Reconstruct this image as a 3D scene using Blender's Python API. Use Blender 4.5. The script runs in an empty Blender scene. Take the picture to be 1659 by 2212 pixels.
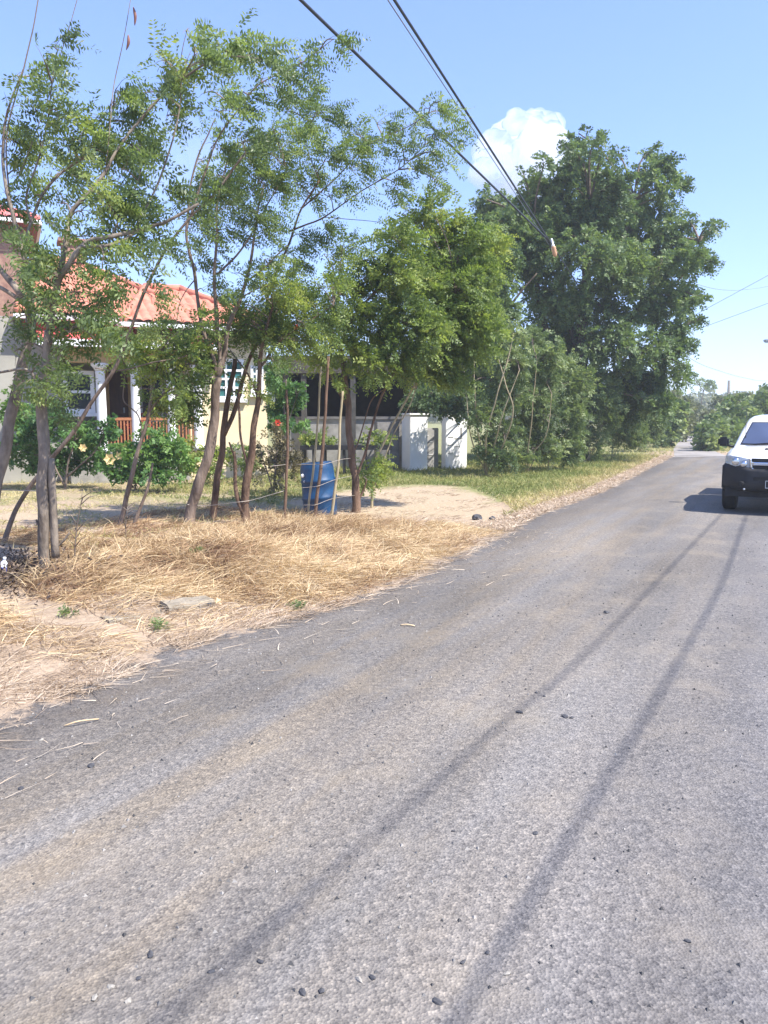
import bpy, bmesh, math, random
import numpy as np
from mathutils import Vector, noise as mnoise

SC = bpy.context.scene
COL = SC.collection
R = math.radians
rnd = random.Random(11)
rng = np.random.default_rng(7)

# ------------------------------------------------------------------ camera
EYE = 1.7
PITCH = R(6.95)
FPX = 1722.0                      # focal length on the 1659 x 2212 measuring grid
CP, SP = math.cos(PITCH), math.sin(PITCH)
cam_d = bpy.data.cameras.new('camera')
cam = bpy.data.objects.new('camera', cam_d)
COL.objects.link(cam)
cam.location = (0, 0, EYE)
cam.rotation_euler = (math.pi / 2 - PITCH, 0, 0)
cam_d.sensor_fit = 'VERTICAL'
cam_d.sensor_height = 36
cam_d.lens = 36 * FPX / 2212
cam_d.clip_end = 8000
SC.camera = cam

def ray(x, y):
    xc = (x - 829.5) / FPX
    yc = (1106 - y) / FPX
    return Vector((xc, CP + yc * SP, -SP + yc * CP))

def at(x, y, Y):                  # the point of the place seen at x, y and Y metres ahead
    d = ray(x, y)
    return Vector((0, 0, EYE)) + d * (Y / d.y)

def gnd(x, y, z=0.0):             # the point of the ground seen at x, y
    d = ray(x, y)
    return Vector((0, 0, EYE)) + d * ((z - EYE) / d.z)

# ------------------------------------------------------------------ naming helpers
def tag(o, label=None, cat=None, group=None, kind=None):
    if label: o['label'] = label
    if cat: o['category'] = cat
    if group: o['group'] = group
    if kind: o['kind'] = kind
    return o

def empty(name, loc, label=None, cat=None, group=None, rz=0.0):
    o = bpy.data.objects.new(name, None)
    COL.objects.link(o)
    o.location = loc
    o.rotation_euler = (0, 0, rz)
    o.empty_display_size = 0.2
    return tag(o, label, cat, group)

def origin_of(o):
    v = Vector((0, 0, 0))
    while o is not None:
        v = v + o.location
        o = o.parent
    return v

# ------------------------------------------------------------------ mesh builder
class MB:
    def __init__(s):
        s.v, s.f, s.m, s.s = [], [], [], []
    def add(s, vs, fs, mat=0, smooth=False):
        n = len(s.v)
        s.v += [tuple(v) for v in vs]
        for f in fs:
            s.f.append(tuple(i + n for i in f)); s.m.append(mat); s.s.append(smooth)
    def box(s, lo, hi, fr=None, mat=0, bev=0.0):
        (x0, y0, z0), (x1, y1, z1) = lo, hi
        if bev > 0:
            b = min(bev, (x1 - x0) / 2.01, (y1 - y0) / 2.01, (z1 - z0) / 2.01)
            bm = bmesh.new()
            bmesh.ops.create_cube(bm, size=1)
            for v in bm.verts:
                v.co = ((x0 + x1) / 2 + v.co.x * (x1 - x0), (y0 + y1) / 2 + v.co.y * (y1 - y0), (z0 + z1) / 2 + v.co.z * (z1 - z0))
            bmesh.ops.bevel(bm, geom=bm.edges[:], offset=b, segments=2, affect='EDGES')
            bm.verts.index_update()
            vs = [v.co.copy() for v in bm.verts]; fs = [[v.index for v in f.verts] for f in bm.faces]
            bm.free()
        else:
            vs = [Vector(p) for p in ((x0, y0, z0), (x1, y0, z0), (x1, y1, z0), (x0, y1, z0), (x0, y0, z1), (x1, y0, z1), (x1, y1, z1), (x0, y1, z1))]
            fs = [(0, 3, 2, 1), (4, 5, 6, 7), (0, 1, 5, 4), (1, 2, 6, 5), (2, 3, 7, 6), (3, 0, 4, 7)]
        if fr: vs = [fr(v) for v in vs]
        s.add(vs, fs, mat)
    def tube(s, pts, rad, n=6, cap=True, mat=0, fr=None, lump=0.0):
        pts = [Vector(p) for p in pts]
        if not hasattr(rad, '__len__'): rad = [rad] * len(pts)
        vs, fs = [], []
        ref = None
        for i, p in enumerate(pts):
            t = (pts[min(i + 1, len(pts) - 1)] - pts[max(i - 1, 0)])
            t = t.normalized() if t.length > 1e-9 else Vector((0, 0, 1))
            if ref is None:
                ref = t.cross(Vector((0.3, 0.9, 0.1)))
                if ref.length < 1e-4: ref = t.cross(Vector((1, 0, 0)))
            a = (ref - t * ref.dot(t)).normalized()
            ref = a
            b = t.cross(a)
            for k in range(n):
                an = 2 * math.pi * k / n
                r = rad[i]
                if lump: r *= 1 + lump * mnoise.noise(Vector((p.x * 5 + math.cos(an) * 2, p.y * 5 + math.sin(an) * 2, p.z * 4)))
                vs.append(p + (a * math.cos(an) + b * math.sin(an)) * r)
        for i in range(len(pts) - 1):
            for k in range(n):
                k2 = (k + 1) % n
                fs.append((i * n + k, i * n + k2, (i + 1) * n + k2, (i + 1) * n + k))
        if cap:
            fs.append(tuple(range(n - 1, -1, -1)))
            fs.append(tuple((len(pts) - 1) * n + k for k in range(n)))
        if fr: vs = [fr(v) for v in vs]
        s.add(vs, fs, mat, True)
    def lathe(s, prof, n=24, fr=None, mat=0, cap=True):
        vs, fs = [], []
        for (r, z) in prof:
            for k in range(n):
                an = 2 * math.pi * k / n
                vs.append(Vector((r * math.cos(an), r * math.sin(an), z)))
        for i in range(len(prof) - 1):
            for k in range(n):
                k2 = (k + 1) % n
                fs.append((i * n + k, i * n + k2, (i + 1) * n + k2, (i + 1) * n + k))
        if cap:
            fs.append(tuple(range(n - 1, -1, -1)))
            fs.append(tuple((len(prof) - 1) * n + k for k in range(n)))
        if fr: vs = [fr(v) for v in vs]
        s.add(vs, fs, mat, True)
    def build(s, name, mats, parent=None, base=None):
        me = bpy.data.meshes.new(name)
        o = bpy.data.objects.new(name, me)
        COL.objects.link(o)
        if parent is not None:
            o.parent = parent
            off = origin_of(parent)
        else:
            off = Vector(base) if base is not None else Vector((0, 0, 0))
            o.location = off
        me.from_pydata([(v[0] - off.x, v[1] - off.y, v[2] - off.z) for v in s.v], [], s.f)
        for m in (mats if isinstance(mats, (list, tuple)) else [mats]): me.materials.append(m)
        me.polygons.foreach_set('material_index', s.m)
        me.polygons.foreach_set('use_smooth', s.s)
        me.update()
        return o

def quads(name, verts, mat, tint=None, parent=None, base=None, nper=4, extra=None):
    """many loose faces of nper corners each: leaflets, blades; extra = (quad corners, material)"""
    verts = np.asarray(verts, dtype=np.float32).reshape(-1, 3)
    n0 = len(verts) // nper
    if extra is not None and len(extra[0]):
        ev = np.asarray(extra[0], dtype=np.float32).reshape(-1, 3)
        verts = np.concatenate([verts, ev])
        if tint is not None: tint = np.concatenate([tint, np.zeros(len(ev) // nper)])
    off = origin_of(parent) if parent is not None else (Vector(base) if base is not None else Vector((0, 0, 0)))
    verts = verts - np.array(off, dtype=np.float32)
    n = len(verts); nf = n // nper
    me = bpy.data.meshes.new(name)
    me.vertices.add(n); me.vertices.foreach_set('co', verts.ravel())
    me.loops.add(n); me.loops.foreach_set('vertex_index', np.arange(n, dtype=np.int32))
    me.polygons.add(nf)
    me.polygons.foreach_set('loop_start', np.arange(0, n, nper, dtype=np.int32))
    me.polygons.foreach_set('loop_total', np.full(nf, nper, dtype=np.int32))
    me.update(calc_edges=True)
    if tint is not None:
        a = me.attributes.new('tint', 'FLOAT', 'FACE')
        a.data.foreach_set('value', np.asarray(tint, dtype=np.float32))
    me.materials.append(mat)
    if extra is not None:
        me.materials.append(extra[1])
        me.polygons.foreach_set('material_index', np.concatenate([np.zeros(n0, dtype=np.int32), np.ones(nf - n0, dtype=np.int32)]))
    o = bpy.data.objects.new(name, me)
    COL.objects.link(o)
    if parent is not None: o.parent = parent
    else: o.location = off
    return o

# ------------------------------------------------------------------ materials
def new_mat(name):
    m = bpy.data.materials.new(name); m.use_nodes = True
    nt = m.node_tree; nt.nodes.clear()
    out = nt.nodes.new('ShaderNodeOutputMaterial')
    return m, nt, out

def N(nt, t, **kw):
    n = nt.nodes.new(t)
    for k, v in kw.items(): setattr(n, k, v)
    return n

def ramp(nt, stops, fac=None):
    r = N(nt, 'ShaderNodeValToRGB')
    e = r.color_ramp.elements
    while len(e) < len(stops): e.new(0.5)
    for i, (p, c) in enumerate(stops):
        e[i].position = p; e[i].color = (*c, 1)
    if fac is not None: nt.links.new(fac, r.inputs[0])
    return r

def rough_mat(name, c0, c1, scale=4.0, rough=0.8, bump=0.3, bscale=30.0, spec=0.3, metal=0.0, stretch=(1, 1, 1), coat=0.0, dist=0.01):
    m, nt, out = new_mat(name)
    p = N(nt, 'ShaderNodeBsdfPrincipled')
    tc = N(nt, 'ShaderNodeTexCoord'); mp = N(nt, 'ShaderNodeMapping')
    mp.inputs['Scale'].default_value = stretch
    nt.links.new(tc.outputs['Object'], mp.inputs[0])
    n1 = N(nt, 'ShaderNodeTexNoise'); n1.inputs['Scale'].default_value = scale; n1.inputs['Detail'].default_value = 6; n1.inputs['Roughness'].default_value = 0.65
    nt.links.new(mp.outputs[0], n1.inputs['Vector'])
    r = ramp(nt, [(0.3, c0), (0.7, c1)], n1.outputs[0])
    nt.links.new(r.outputs[0], p.inputs['Base Color'])
    n2 = N(nt, 'ShaderNodeTexNoise'); n2.inputs['Scale'].default_value = bscale; n2.inputs['Detail'].default_value = 4
    nt.links.new(mp.outputs[0], n2.inputs['Vector'])
    if bump > 0:
        b = N(nt, 'ShaderNodeBump'); b.inputs['Strength'].default_value = bump; b.inputs['Distance'].default_value = dist
        nt.links.new(n2.outputs[0], b.inputs['Height']); nt.links.new(b.outputs[0], p.inputs['Normal'])
    p.inputs['Roughness'].default_value = rough
    p.inputs['Specular IOR Level'].default_value = spec
    p.inputs['Metallic'].default_value = metal
    p.inputs['Coat Weight'].default_value = coat
    nt.links.new(p.outputs[0], out.inputs[0])
    return m

def leaf_mat(name, stops, trans=0.35, rough=0.5, spec=0.35, tcol=(1.25, 1.3, 0.7)):
    m, nt, out = new_mat(name)
    at_ = N(nt, 'ShaderNodeAttribute', attribute_name='tint')
    r = ramp(nt, stops, at_.outputs['Fac'])
    p = N(nt, 'ShaderNodeBsdfPrincipled')
    nt.links.new(r.outputs[0], p.inputs['Base Color'])
    p.inputs['Roughness'].default_value = rough
    p.inputs['Specular IOR Level'].default_value = spec
    tr = N(nt, 'ShaderNodeBsdfTranslucent')
    mu = N(nt, 'ShaderNodeMix', data_type='RGBA', blend_type='MULTIPLY'); mu.inputs[0].default_value = 1
    nt.links.new(r.outputs[0], mu.inputs[6]); mu.inputs[7].default_value = (*tcol, 1)
    nt.links.new(mu.outputs[2], tr.inputs[0])
    mx = N(nt, 'ShaderNodeMixShader'); mx.inputs[0].default_value = trans
    nt.links.new(p.outputs[0], mx.inputs[1]); nt.links.new(tr.outputs[0], mx.inputs[2])
    nt.links.new(mx.outputs[0], out.inputs[0])
    return m

M = {}
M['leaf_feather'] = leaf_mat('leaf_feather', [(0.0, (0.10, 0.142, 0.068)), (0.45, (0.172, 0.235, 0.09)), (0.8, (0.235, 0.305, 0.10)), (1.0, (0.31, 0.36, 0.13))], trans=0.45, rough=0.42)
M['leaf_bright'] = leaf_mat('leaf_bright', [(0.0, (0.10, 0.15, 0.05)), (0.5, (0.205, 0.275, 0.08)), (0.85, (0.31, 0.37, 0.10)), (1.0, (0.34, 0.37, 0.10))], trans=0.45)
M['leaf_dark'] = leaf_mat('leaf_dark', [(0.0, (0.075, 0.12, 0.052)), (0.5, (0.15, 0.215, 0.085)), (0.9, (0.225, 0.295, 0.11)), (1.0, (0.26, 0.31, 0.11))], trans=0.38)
M['leaf_hedge'] = leaf_mat('leaf_hedge', [(0.0, (0.075, 0.115, 0.05)), (0.5, (0.17, 0.23, 0.095)), (1.0, (0.33, 0.38, 0.17))], trans=0.4)
M['leaf_olive'] = leaf_mat('leaf_olive', [(0.0, (0.10, 0.115, 0.065)), (0.5, (0.17, 0.185, 0.105)), (1.0, (0.27, 0.27, 0.16))], trans=0.35)
M['leaf_garden'] = leaf_mat('leaf_garden', [(0.0, (0.05, 0.12, 0.04)), (0.5, (0.11, 0.22, 0.06)), (1.0, (0.22, 0.34, 0.10))], trans=0.38)
M['leaf_dry'] = leaf_mat('leaf_dry', [(0.0, (0.10, 0.09, 0.05)), (0.5, (0.20, 0.17, 0.09)), (1.0, (0.33, 0.27, 0.13))], trans=0.25)
M['leaf_red'] = leaf_mat('leaf_red', [(0.0, (0.16, 0.01, 0.02)), (0.6, (0.36, 0.03, 0.04)), (1.0, (0.5, 0.10, 0.05))], trans=0.2, tcol=(1.2, 0.8, 0.8))
M['straw'] = leaf_mat('straw', [(0.0, (0.17, 0.095, 0.055)), (0.25, (0.34, 0.215, 0.125)), (0.6, (0.55, 0.405, 0.225)), (1.0, (0.76, 0.63, 0.41))], trans=0.2, rough=0.65, spec=0.25, tcol=(1.1, 1.0, 0.8))
M['straw_pale'] = leaf_mat('straw_pale', [(0.0, (0.24, 0.17, 0.11)), (0.5, (0.46, 0.36, 0.26)), (1.0, (0.70, 0.60, 0.47))], trans=0.2, rough=0.7, spec=0.2, tcol=(1.1, 1.0, 0.9))
M['lawn'] = leaf_mat('lawn', [(0.0, (0.09, 0.13, 0.035)), (0.4, (0.17, 0.21, 0.06)), (0.75, (0.34, 0.32, 0.12)), (1.0, (0.55, 0.46, 0.24))], trans=0.25, rough=0.6, spec=0.2, tcol=(1.1, 1.1, 0.8))
M['litter_leaf'] = leaf_mat('litter_leaf', [(0.0, (0.035, 0.026, 0.022)), (0.6, (0.10, 0.075, 0.06)), (1.0, (0.24, 0.18, 0.13))], trans=0.1, rough=0.8, spec=0.1, tcol=(1, 1, 1))
M['petal_red'] = rough_mat('petal_red', (0.6, 0.05, 0.03), (0.8, 0.12, 0.06), 20, 0.5, 0)
M['petal_yellow'] = rough_mat('petal_yellow', (0.75, 0.55, 0.22), (0.85, 0.68, 0.35), 20, 0.5, 0)
M['petal_pink'] = rough_mat('petal_pink', (0.75, 0.5, 0.58), (0.85, 0.65, 0.68), 20, 0.5, 0)
M['bark'] = rough_mat('bark', (0.075, 0.052, 0.038), (0.30, 0.23, 0.18), 7, 0.9, 0.8, 28, 0.15, stretch=(1, 1, 0.35), dist=0.02)
M['bark_brown'] = rough_mat('bark_brown', (0.055, 0.033, 0.022), (0.24, 0.155, 0.105), 9, 0.9, 0.9, 30, 0.15, stretch=(1, 1, 0.3), dist=0.02)
M['bark_grey'] = rough_mat('bark_grey', (0.075, 0.058, 0.045), (0.34, 0.285, 0.225), 6, 0.9, 0.7, 26, 0.15, stretch=(1, 1, 0.4), dist=0.02)
M['bark_green'] = rough_mat('bark_green', (0.24, 0.19, 0.11), (0.48, 0.41, 0.26), 8, 0.8, 0.5, 26, 0.2, stretch=(1, 1, 0.3))
M['bark_dark'] = rough_mat('bark_dark', (0.05, 0.04, 0.03), (0.13, 0.10, 0.08), 7, 0.9, 0.8, 28, 0.15, stretch=(1, 1, 0.35), dist=0.02)
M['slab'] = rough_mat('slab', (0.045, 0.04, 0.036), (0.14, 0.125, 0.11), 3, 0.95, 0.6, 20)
M['twig'] = rough_mat('twig', (0.10, 0.075, 0.06), (0.24, 0.19, 0.15), 9, 0.9, 0.0)
M['cut_wood'] = rough_mat('cut_wood', (0.50, 0.36, 0.20), (0.68, 0.52, 0.32), 12, 0.8, 0.2)
M['pod'] = rough_mat('pod', (0.16, 0.07, 0.05), (0.28, 0.13, 0.09), 14, 0.6, 0.2)
M['concrete'] = rough_mat('concrete', (0.20, 0.195, 0.18), (0.40, 0.385, 0.35), 3.5, 0.9, 0.5, 40)
M['concrete_dark'] = rough_mat('concrete_dark', (0.10, 0.095, 0.09), (0.24, 0.23, 0.215), 2.5, 0.9, 0.5, 30)
M['stone_dark'] = rough_mat('stone_dark', (0.035, 0.035, 0.04), (0.11, 0.11, 0.115), 18, 0.85, 0.4, 60)
M['stone_pale'] = rough_mat('stone_pale', (0.22, 0.205, 0.18), (0.38, 0.35, 0.30), 14, 0.9, 0.5, 50)
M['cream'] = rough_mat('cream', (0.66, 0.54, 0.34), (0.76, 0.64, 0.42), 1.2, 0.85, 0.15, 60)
M['cream_shaded'] = rough_mat('cream_shaded', (0.27, 0.26, 0.22), (0.38, 0.365, 0.31), 1.2, 0.85, 0.15, 60)  # cream walls under eave and trees, their shade put into the colour
M['ochre'] = rough_mat('ochre', (0.46, 0.30, 0.14), (0.58, 0.40, 0.20), 1.5, 0.85, 0.15, 60)
M['white_wall'] = rough_mat('white_wall', (0.76, 0.75, 0.72), (0.86, 0.85, 0.82), 1.5, 0.8, 0.2, 40)
M['white_trim'] = rough_mat('white_trim', (0.76, 0.76, 0.76), (0.84, 0.84, 0.83), 3, 0.5, 0.05, 40)
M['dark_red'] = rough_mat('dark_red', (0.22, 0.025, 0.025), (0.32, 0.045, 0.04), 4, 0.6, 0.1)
M['tile'] = rough_mat('tile', (0.40, 0.135, 0.085), (0.60, 0.25, 0.17), 3.5, 0.85, 0.25, 50)
M['tile_pink'] = rough_mat('tile_pink', (0.58, 0.14, 0.13), (0.72, 0.24, 0.21), 2.2, 0.7, 0.2, 50)
M['red_roof'] = rough_mat('red_roof', (0.60, 0.09, 0.09), (0.70, 0.14, 0.13), 2, 0.55, 0.1)
M['rail_wood'] = rough_mat('rail_wood', (0.30, 0.11, 0.05), (0.42, 0.18, 0.08), 8, 0.6, 0.2)
M['door_wood'] = rough_mat('door_wood', (0.05, 0.025, 0.02), (0.10, 0.05, 0.035), 6, 0.5, 0.2, stretch=(1, 1, 0.2))
M['stone_brown'] = rough_mat('stone_brown', (0.20, 0.11, 0.085), (0.40, 0.25, 0.18), 5, 0.9, 0.5)
M['carport_shade'] = rough_mat('carport_shade', (0.012, 0.011, 0.011), (0.03, 0.028, 0.027), 3, 0.95, 0.1)  # near-black paints the shade inside the carport on to its walls
M['barrel_blue'] = rough_mat('barrel_blue', (0.003, 0.028, 0.085), (0.008, 0.065, 0.16), 5, 0.42, 0.15, 12, 0.5)
M['barrel_dark'] = rough_mat('barrel_dark', (0.008, 0.035, 0.11), (0.012, 0.05, 0.15), 5, 0.5, 0.1)
M['wire_steel'] = rough_mat('wire_steel', (0.30, 0.26, 0.22), (0.46, 0.41, 0.36), 30, 0.5, 0, metal=0.3)
M['cable'] = rough_mat('cable', (0.03, 0.035, 0.05), (0.06, 0.07, 0.09), 20, 0.6, 0)
M['cable_grey'] = rough_mat('cable_grey', (0.16, 0.18, 0.24), (0.26, 0.28, 0.34), 20, 0.6, 0)
M['black_plastic'] = rough_mat('black_plastic', (0.016, 0.016, 0.018), (0.028, 0.028, 0.03), 6, 0.55, 0.1, 120)
M['rubber'] = rough_mat('rubber', (0.015, 0.015, 0.015), (0.035, 0.033, 0.03), 8, 0.85, 0.3, 60)
M['white_paint'] = rough_mat('white_paint', (0.79, 0.80, 0.81), (0.82, 0.83, 0.84), 1.5, 0.28, 0, spec=0.5, coat=0.8)
M['chrome'] = rough_mat('chrome', (0.62, 0.64, 0.67), (0.70, 0.72, 0.74), 5, 0.18, 0, metal=1.0)
M['lamp_lens'] = rough_mat('lamp_lens', (0.42, 0.46, 0.50), (0.62, 0.66, 0.70), 9, 0.10, 0.15, 14, spec=0.8, coat=0.6)
M['plate_black'] = rough_mat('plate_black', (0.02, 0.02, 0.022), (0.03, 0.03, 0.032), 6, 0.5, 0)
M['plate_white'] = rough_mat('plate_white', (0.68, 0.68, 0.66), (0.75, 0.75, 0.73), 6, 0.5, 0)
M['steel_grey'] = rough_mat('steel_grey', (0.24, 0.25, 0.26), (0.34, 0.35, 0.36), 6, 0.45, 0.05, metal=0.6)
M['pole_wood'] = rough_mat('pole_wood', (0.11, 0.10, 0.095), (0.22, 0.205, 0.19), 5, 0.9, 0.5, stretch=(1, 1, 0.2))
M['insulator_brown'] = rough_mat('insulator_brown', (0.42, 0.22, 0.11), (0.58, 0.34, 0.19), 9, 0.35, 0, spec=0.6)
M['bottle_white'] = rough_mat('bottle_white', (0.74, 0.75, 0.77), (0.82, 0.83, 0.84), 6, 0.35, 0)
M['bottle_blue'] = rough_mat('bottle_blue', (0.04, 0.06, 0.35), (0.06, 0.10, 0.45), 6, 0.4, 0)
M['rag_red'] = rough_mat('rag_red', (0.45, 0.10, 0.05), (0.60, 0.22, 0.12), 12, 0.8, 0.3)

def glass(name, base, rough=0.06):
    m, nt, out = new_mat(name)
    p = N(nt, 'ShaderNodeBsdfPrincipled')
    tc = N(nt, 'ShaderNodeTexCoord'); n1 = N(nt, 'ShaderNodeTexNoise'); n1.inputs['Scale'].default_value = 1.4
    nt.links.new(tc.outputs['Object'], n1.inputs['Vector'])
    r = ramp(nt, [(0.35, base), (0.7, tuple(c * 1.7 for c in base))], n1.outputs[0])
    nt.links.new(r.outputs[0], p.inputs['Base Color'])
    p.inputs['Roughness'].default_value = rough
    p.inputs['Specular IOR Level'].default_value = 0.7
    nt.links.new(p.outputs[0], out.inputs[0])
    return m
M['car_glass'] = glass('car_glass', (0.045, 0.058, 0.10), 0.08)
M['house_glass'] = glass('house_glass', (0.012, 0.018, 0.024))
M['teal_glass'] = glass('teal_glass', (0.03, 0.10, 0.10))

def asphalt():
    m, nt, out = new_mat('asphalt')
    L = nt.links
    p = N(nt, 'ShaderNodeBsdfPrincipled')
    tc = N(nt, 'ShaderNodeTexCoord')
    big = N(nt, 'ShaderNodeTexNoise'); big.inputs['Scale'].default_value = 0.55; big.inputs['Detail'].default_value = 5; big.inputs['Roughness'].default_value = 0.6
    mpr = N(nt, 'ShaderNodeMapping'); mpr.inputs['Rotation'].default_value = (0, 0, R(27)); L.new(tc.outputs['Object'], mpr.inputs[0])
    mpb = N(nt, 'ShaderNodeMapping'); mpb.inputs['Scale'].default_value = (1.7, 0.30, 1)
    L.new(mpr.outputs[0], mpb.inputs[0]); L.new(mpb.outputs[0], big.inputs['Vector'])
    rb = ramp(nt, [(0.26, (0.100, 0.094, 0.088)), (0.5, (0.160, 0.150, 0.140)), (0.76, (0.232, 0.218, 0.203))], big.outputs[0])
    vo = N(nt, 'ShaderNodeTexVoronoi'); vo.inputs['Scale'].default_value = 105
    L.new(tc.outputs['Object'], vo.inputs['Vector'])
    sep = N(nt, 'ShaderNodeSeparateColor'); L.new(vo.outputs['Color'], sep.inputs[0])
    rs = ramp(nt, [(0.0, (0.66, 0.66, 0.67)), (0.3, (0.90, 0.90, 0.90)), (0.75, (1.08, 1.07, 1.06)), (1.0, (1.38, 1.35, 1.3))], sep.outputs[0])
    fine = N(nt, 'ShaderNodeTexNoise'); fine.inputs['Scale'].default_value = 27; fine.inputs['Detail'].default_value = 6; fine.inputs['Roughness'].default_value = 0.75
    L.new(tc.outputs['Object'], fine.inputs['Vector'])
    rf = ramp(nt, [(0.30, (0.58, 0.58, 0.60)), (0.5, (0.98, 0.98, 0.98)), (0.70, (1.42, 1.40, 1.35))], fine.outputs[0])
    m1 = N(nt, 'ShaderNodeMix', data_type='RGBA', blend_type='MULTIPLY'); m1.inputs[0].default_value = 1
    L.new(rb.outputs[0], m1.inputs[6]); L.new(rs.outputs[0], m1.inputs[7])
    m2 = N(nt, 'ShaderNodeMix', data_type='RGBA', blend_type='MULTIPLY'); m2.inputs[0].default_value = 1
    L.new(m1.outputs[2], m2.inputs[6]); L.new(rf.outputs[0], m2.inputs[7])
    # old patches of sand and dust trodden into the seal
    du = N(nt, 'ShaderNodeTexNoise'); du.inputs['Scale'].default_value = 1.3; du.inputs['Detail'].default_value = 8; du.inputs['Roughness'].default_value = 0.7
    L.new(tc.outputs['Object'], du.inputs['Vector'])
    rd = ramp(nt, [(0.50, (0, 0, 0)), (0.72, (0.55, 0.55, 0.55))], du.outputs[0])
    m3 = N(nt, 'ShaderNodeMix', data_type='RGBA'); L.new(rd.outputs[0], m3.inputs[0])
    L.new(m2.outputs[2], m3.inputs[6]); m3.inputs[7].default_value = (0.27, 0.235, 0.185, 1)
    # brown dust trodden in along the left half, in bands that run with the traffic
    la = N(nt, 'ShaderNodeAttribute', attribute_name='lat')
    bn = N(nt, 'ShaderNodeTexNoise'); bn.inputs['Scale'].default_value = 1.0; bn.inputs['Detail'].default_value = 5; bn.inputs['Roughness'].default_value = 0.6
    mp2 = N(nt, 'ShaderNodeMapping'); mp2.inputs['Scale'].default_value = (2.6, 0.16, 1)
    L.new(mpr.outputs[0], mp2.inputs[0]); L.new(mp2.outputs[0], bn.inputs['Vector'])
    lr = ramp(nt, [(0.02, (0.35, 0.35, 0.35)), (0.22, (0.9, 0.9, 0.9)), (0.45, (0.45, 0.45, 0.45)), (0.62, (0.05, 0.05, 0.05))], la.outputs['Fac'])
    br_ = ramp(nt, [(0.40, (0, 0, 0)), (0.62, (1, 1, 1))], bn.outputs[0])
    mm = N(nt, 'ShaderNodeMath', operation='MULTIPLY'); L.new(lr.outputs[0], mm.inputs[0]); L.new(br_.outputs[0], mm.inputs[1])
    mk = N(nt, 'ShaderNodeMath', operation='MULTIPLY'); L.new(mm.outputs[0], mk.inputs[0]); mk.inputs[1].default_value = 0.62
    m5 = N(nt, 'ShaderNodeMix', data_type='RGBA', blend_type='MULTIPLY'); L.new(mk.outputs[0], m5.inputs[0])
    L.new(m3.outputs[2], m5.inputs[6]); m5.inputs[7].default_value = (1.18, 1.0, 0.72, 1)
    rr_ = ramp(nt, [(0.45, (1, 1, 1)), (0.85, (0.91, 0.95, 1.09))], la.outputs['Fac'])
    m6 = N(nt, 'ShaderNodeMix', data_type='RGBA', blend_type='MULTIPLY'); m6.inputs[0].default_value = 1
    L.new(m5.outputs[2], m6.inputs[6]); L.new(rr_.outputs[0], m6.inputs[7])
    # coarser darker chips along the worn edge
    ed = N(nt, 'ShaderNodeAttribute', attribute_name='edge')
    em = N(nt, 'ShaderNodeMath', operation='MULTIPLY_ADD'); L.new(du.outputs[0], em.inputs[0]); em.inputs[1].default_value = 1.6; em.inputs[2].default_value = -0.8
    ea = N(nt, 'ShaderNodeMath', operation='ADD'); L.new(ed.outputs['Fac'], ea.inputs[0]); L.new(em.outputs[0], ea.inputs[1])
    re_ = ramp(nt, [(0.25, (1, 1, 1)), (0.85, (0.62, 0.61, 0.62))], ea.outputs[0])
    m4 = N(nt, 'ShaderNodeMix', data_type='RGBA', blend_type='MULTIPLY'); m4.inputs[0].default_value = 1
    L.new(m6.outputs[2], m4.inputs[6]); L.new(re_.outputs[0], m4.inputs[7])
    # soil washed over the edge of the seal
    dn = N(nt, 'ShaderNodeTexNoise'); dn.inputs['Scale'].default_value = 5.5; dn.inputs['Detail'].default_value = 8; dn.inputs['Roughness'].default_value = 0.72
    L.new(tc.outputs['Object'], dn.inputs['Vector'])
    dm = N(nt, 'ShaderNodeMath', operation='MULTIPLY_ADD'); L.new(dn.outputs[0], dm.inputs[0]); dm.inputs[1].default_value = 1.5; dm.inputs[2].default_value = -0.75
    da = N(nt, 'ShaderNodeMath', operation='ADD'); L.new(ed.outputs['Fac'], da.inputs[0]); L.new(dm.outputs[0], da.inputs[1])
    dr_ = ramp(nt, [(0.80, (0, 0, 0)), (0.98, (0.95, 0.95, 0.95))], da.outputs[0])
    m7 = N(nt, 'ShaderNodeMix', data_type='RGBA'); L.new(dr_.outputs[0], m7.inputs[0]); L.new(m4.outputs[2], m7.inputs[6]); m7.inputs[7].default_value = (0.36, 0.275, 0.195, 1)
    L.new(m7.outputs[2], p.inputs['Base Color'])
    add = N(nt, 'ShaderNodeMath', operation='ADD'); L.new(vo.outputs['Distance'], add.inputs[0]); L.new(fine.outputs[0], add.inputs[1])
    b = N(nt, 'ShaderNodeBump'); b.inputs['Strength'].default_value = 0.6; b.inputs['Distance'].default_value = 0.007
    L.new(add.outputs[0], b.inputs['Height']); L.new(b.outputs[0], p.inputs['Normal'])
    p.inputs['Roughness'].default_value = 0.85; p.inputs['Specular IOR Level'].default_value = 0.3
    L.new(p.outputs[0], out.inputs[0])
    return m
M['asphalt'] = asphalt()

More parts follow.
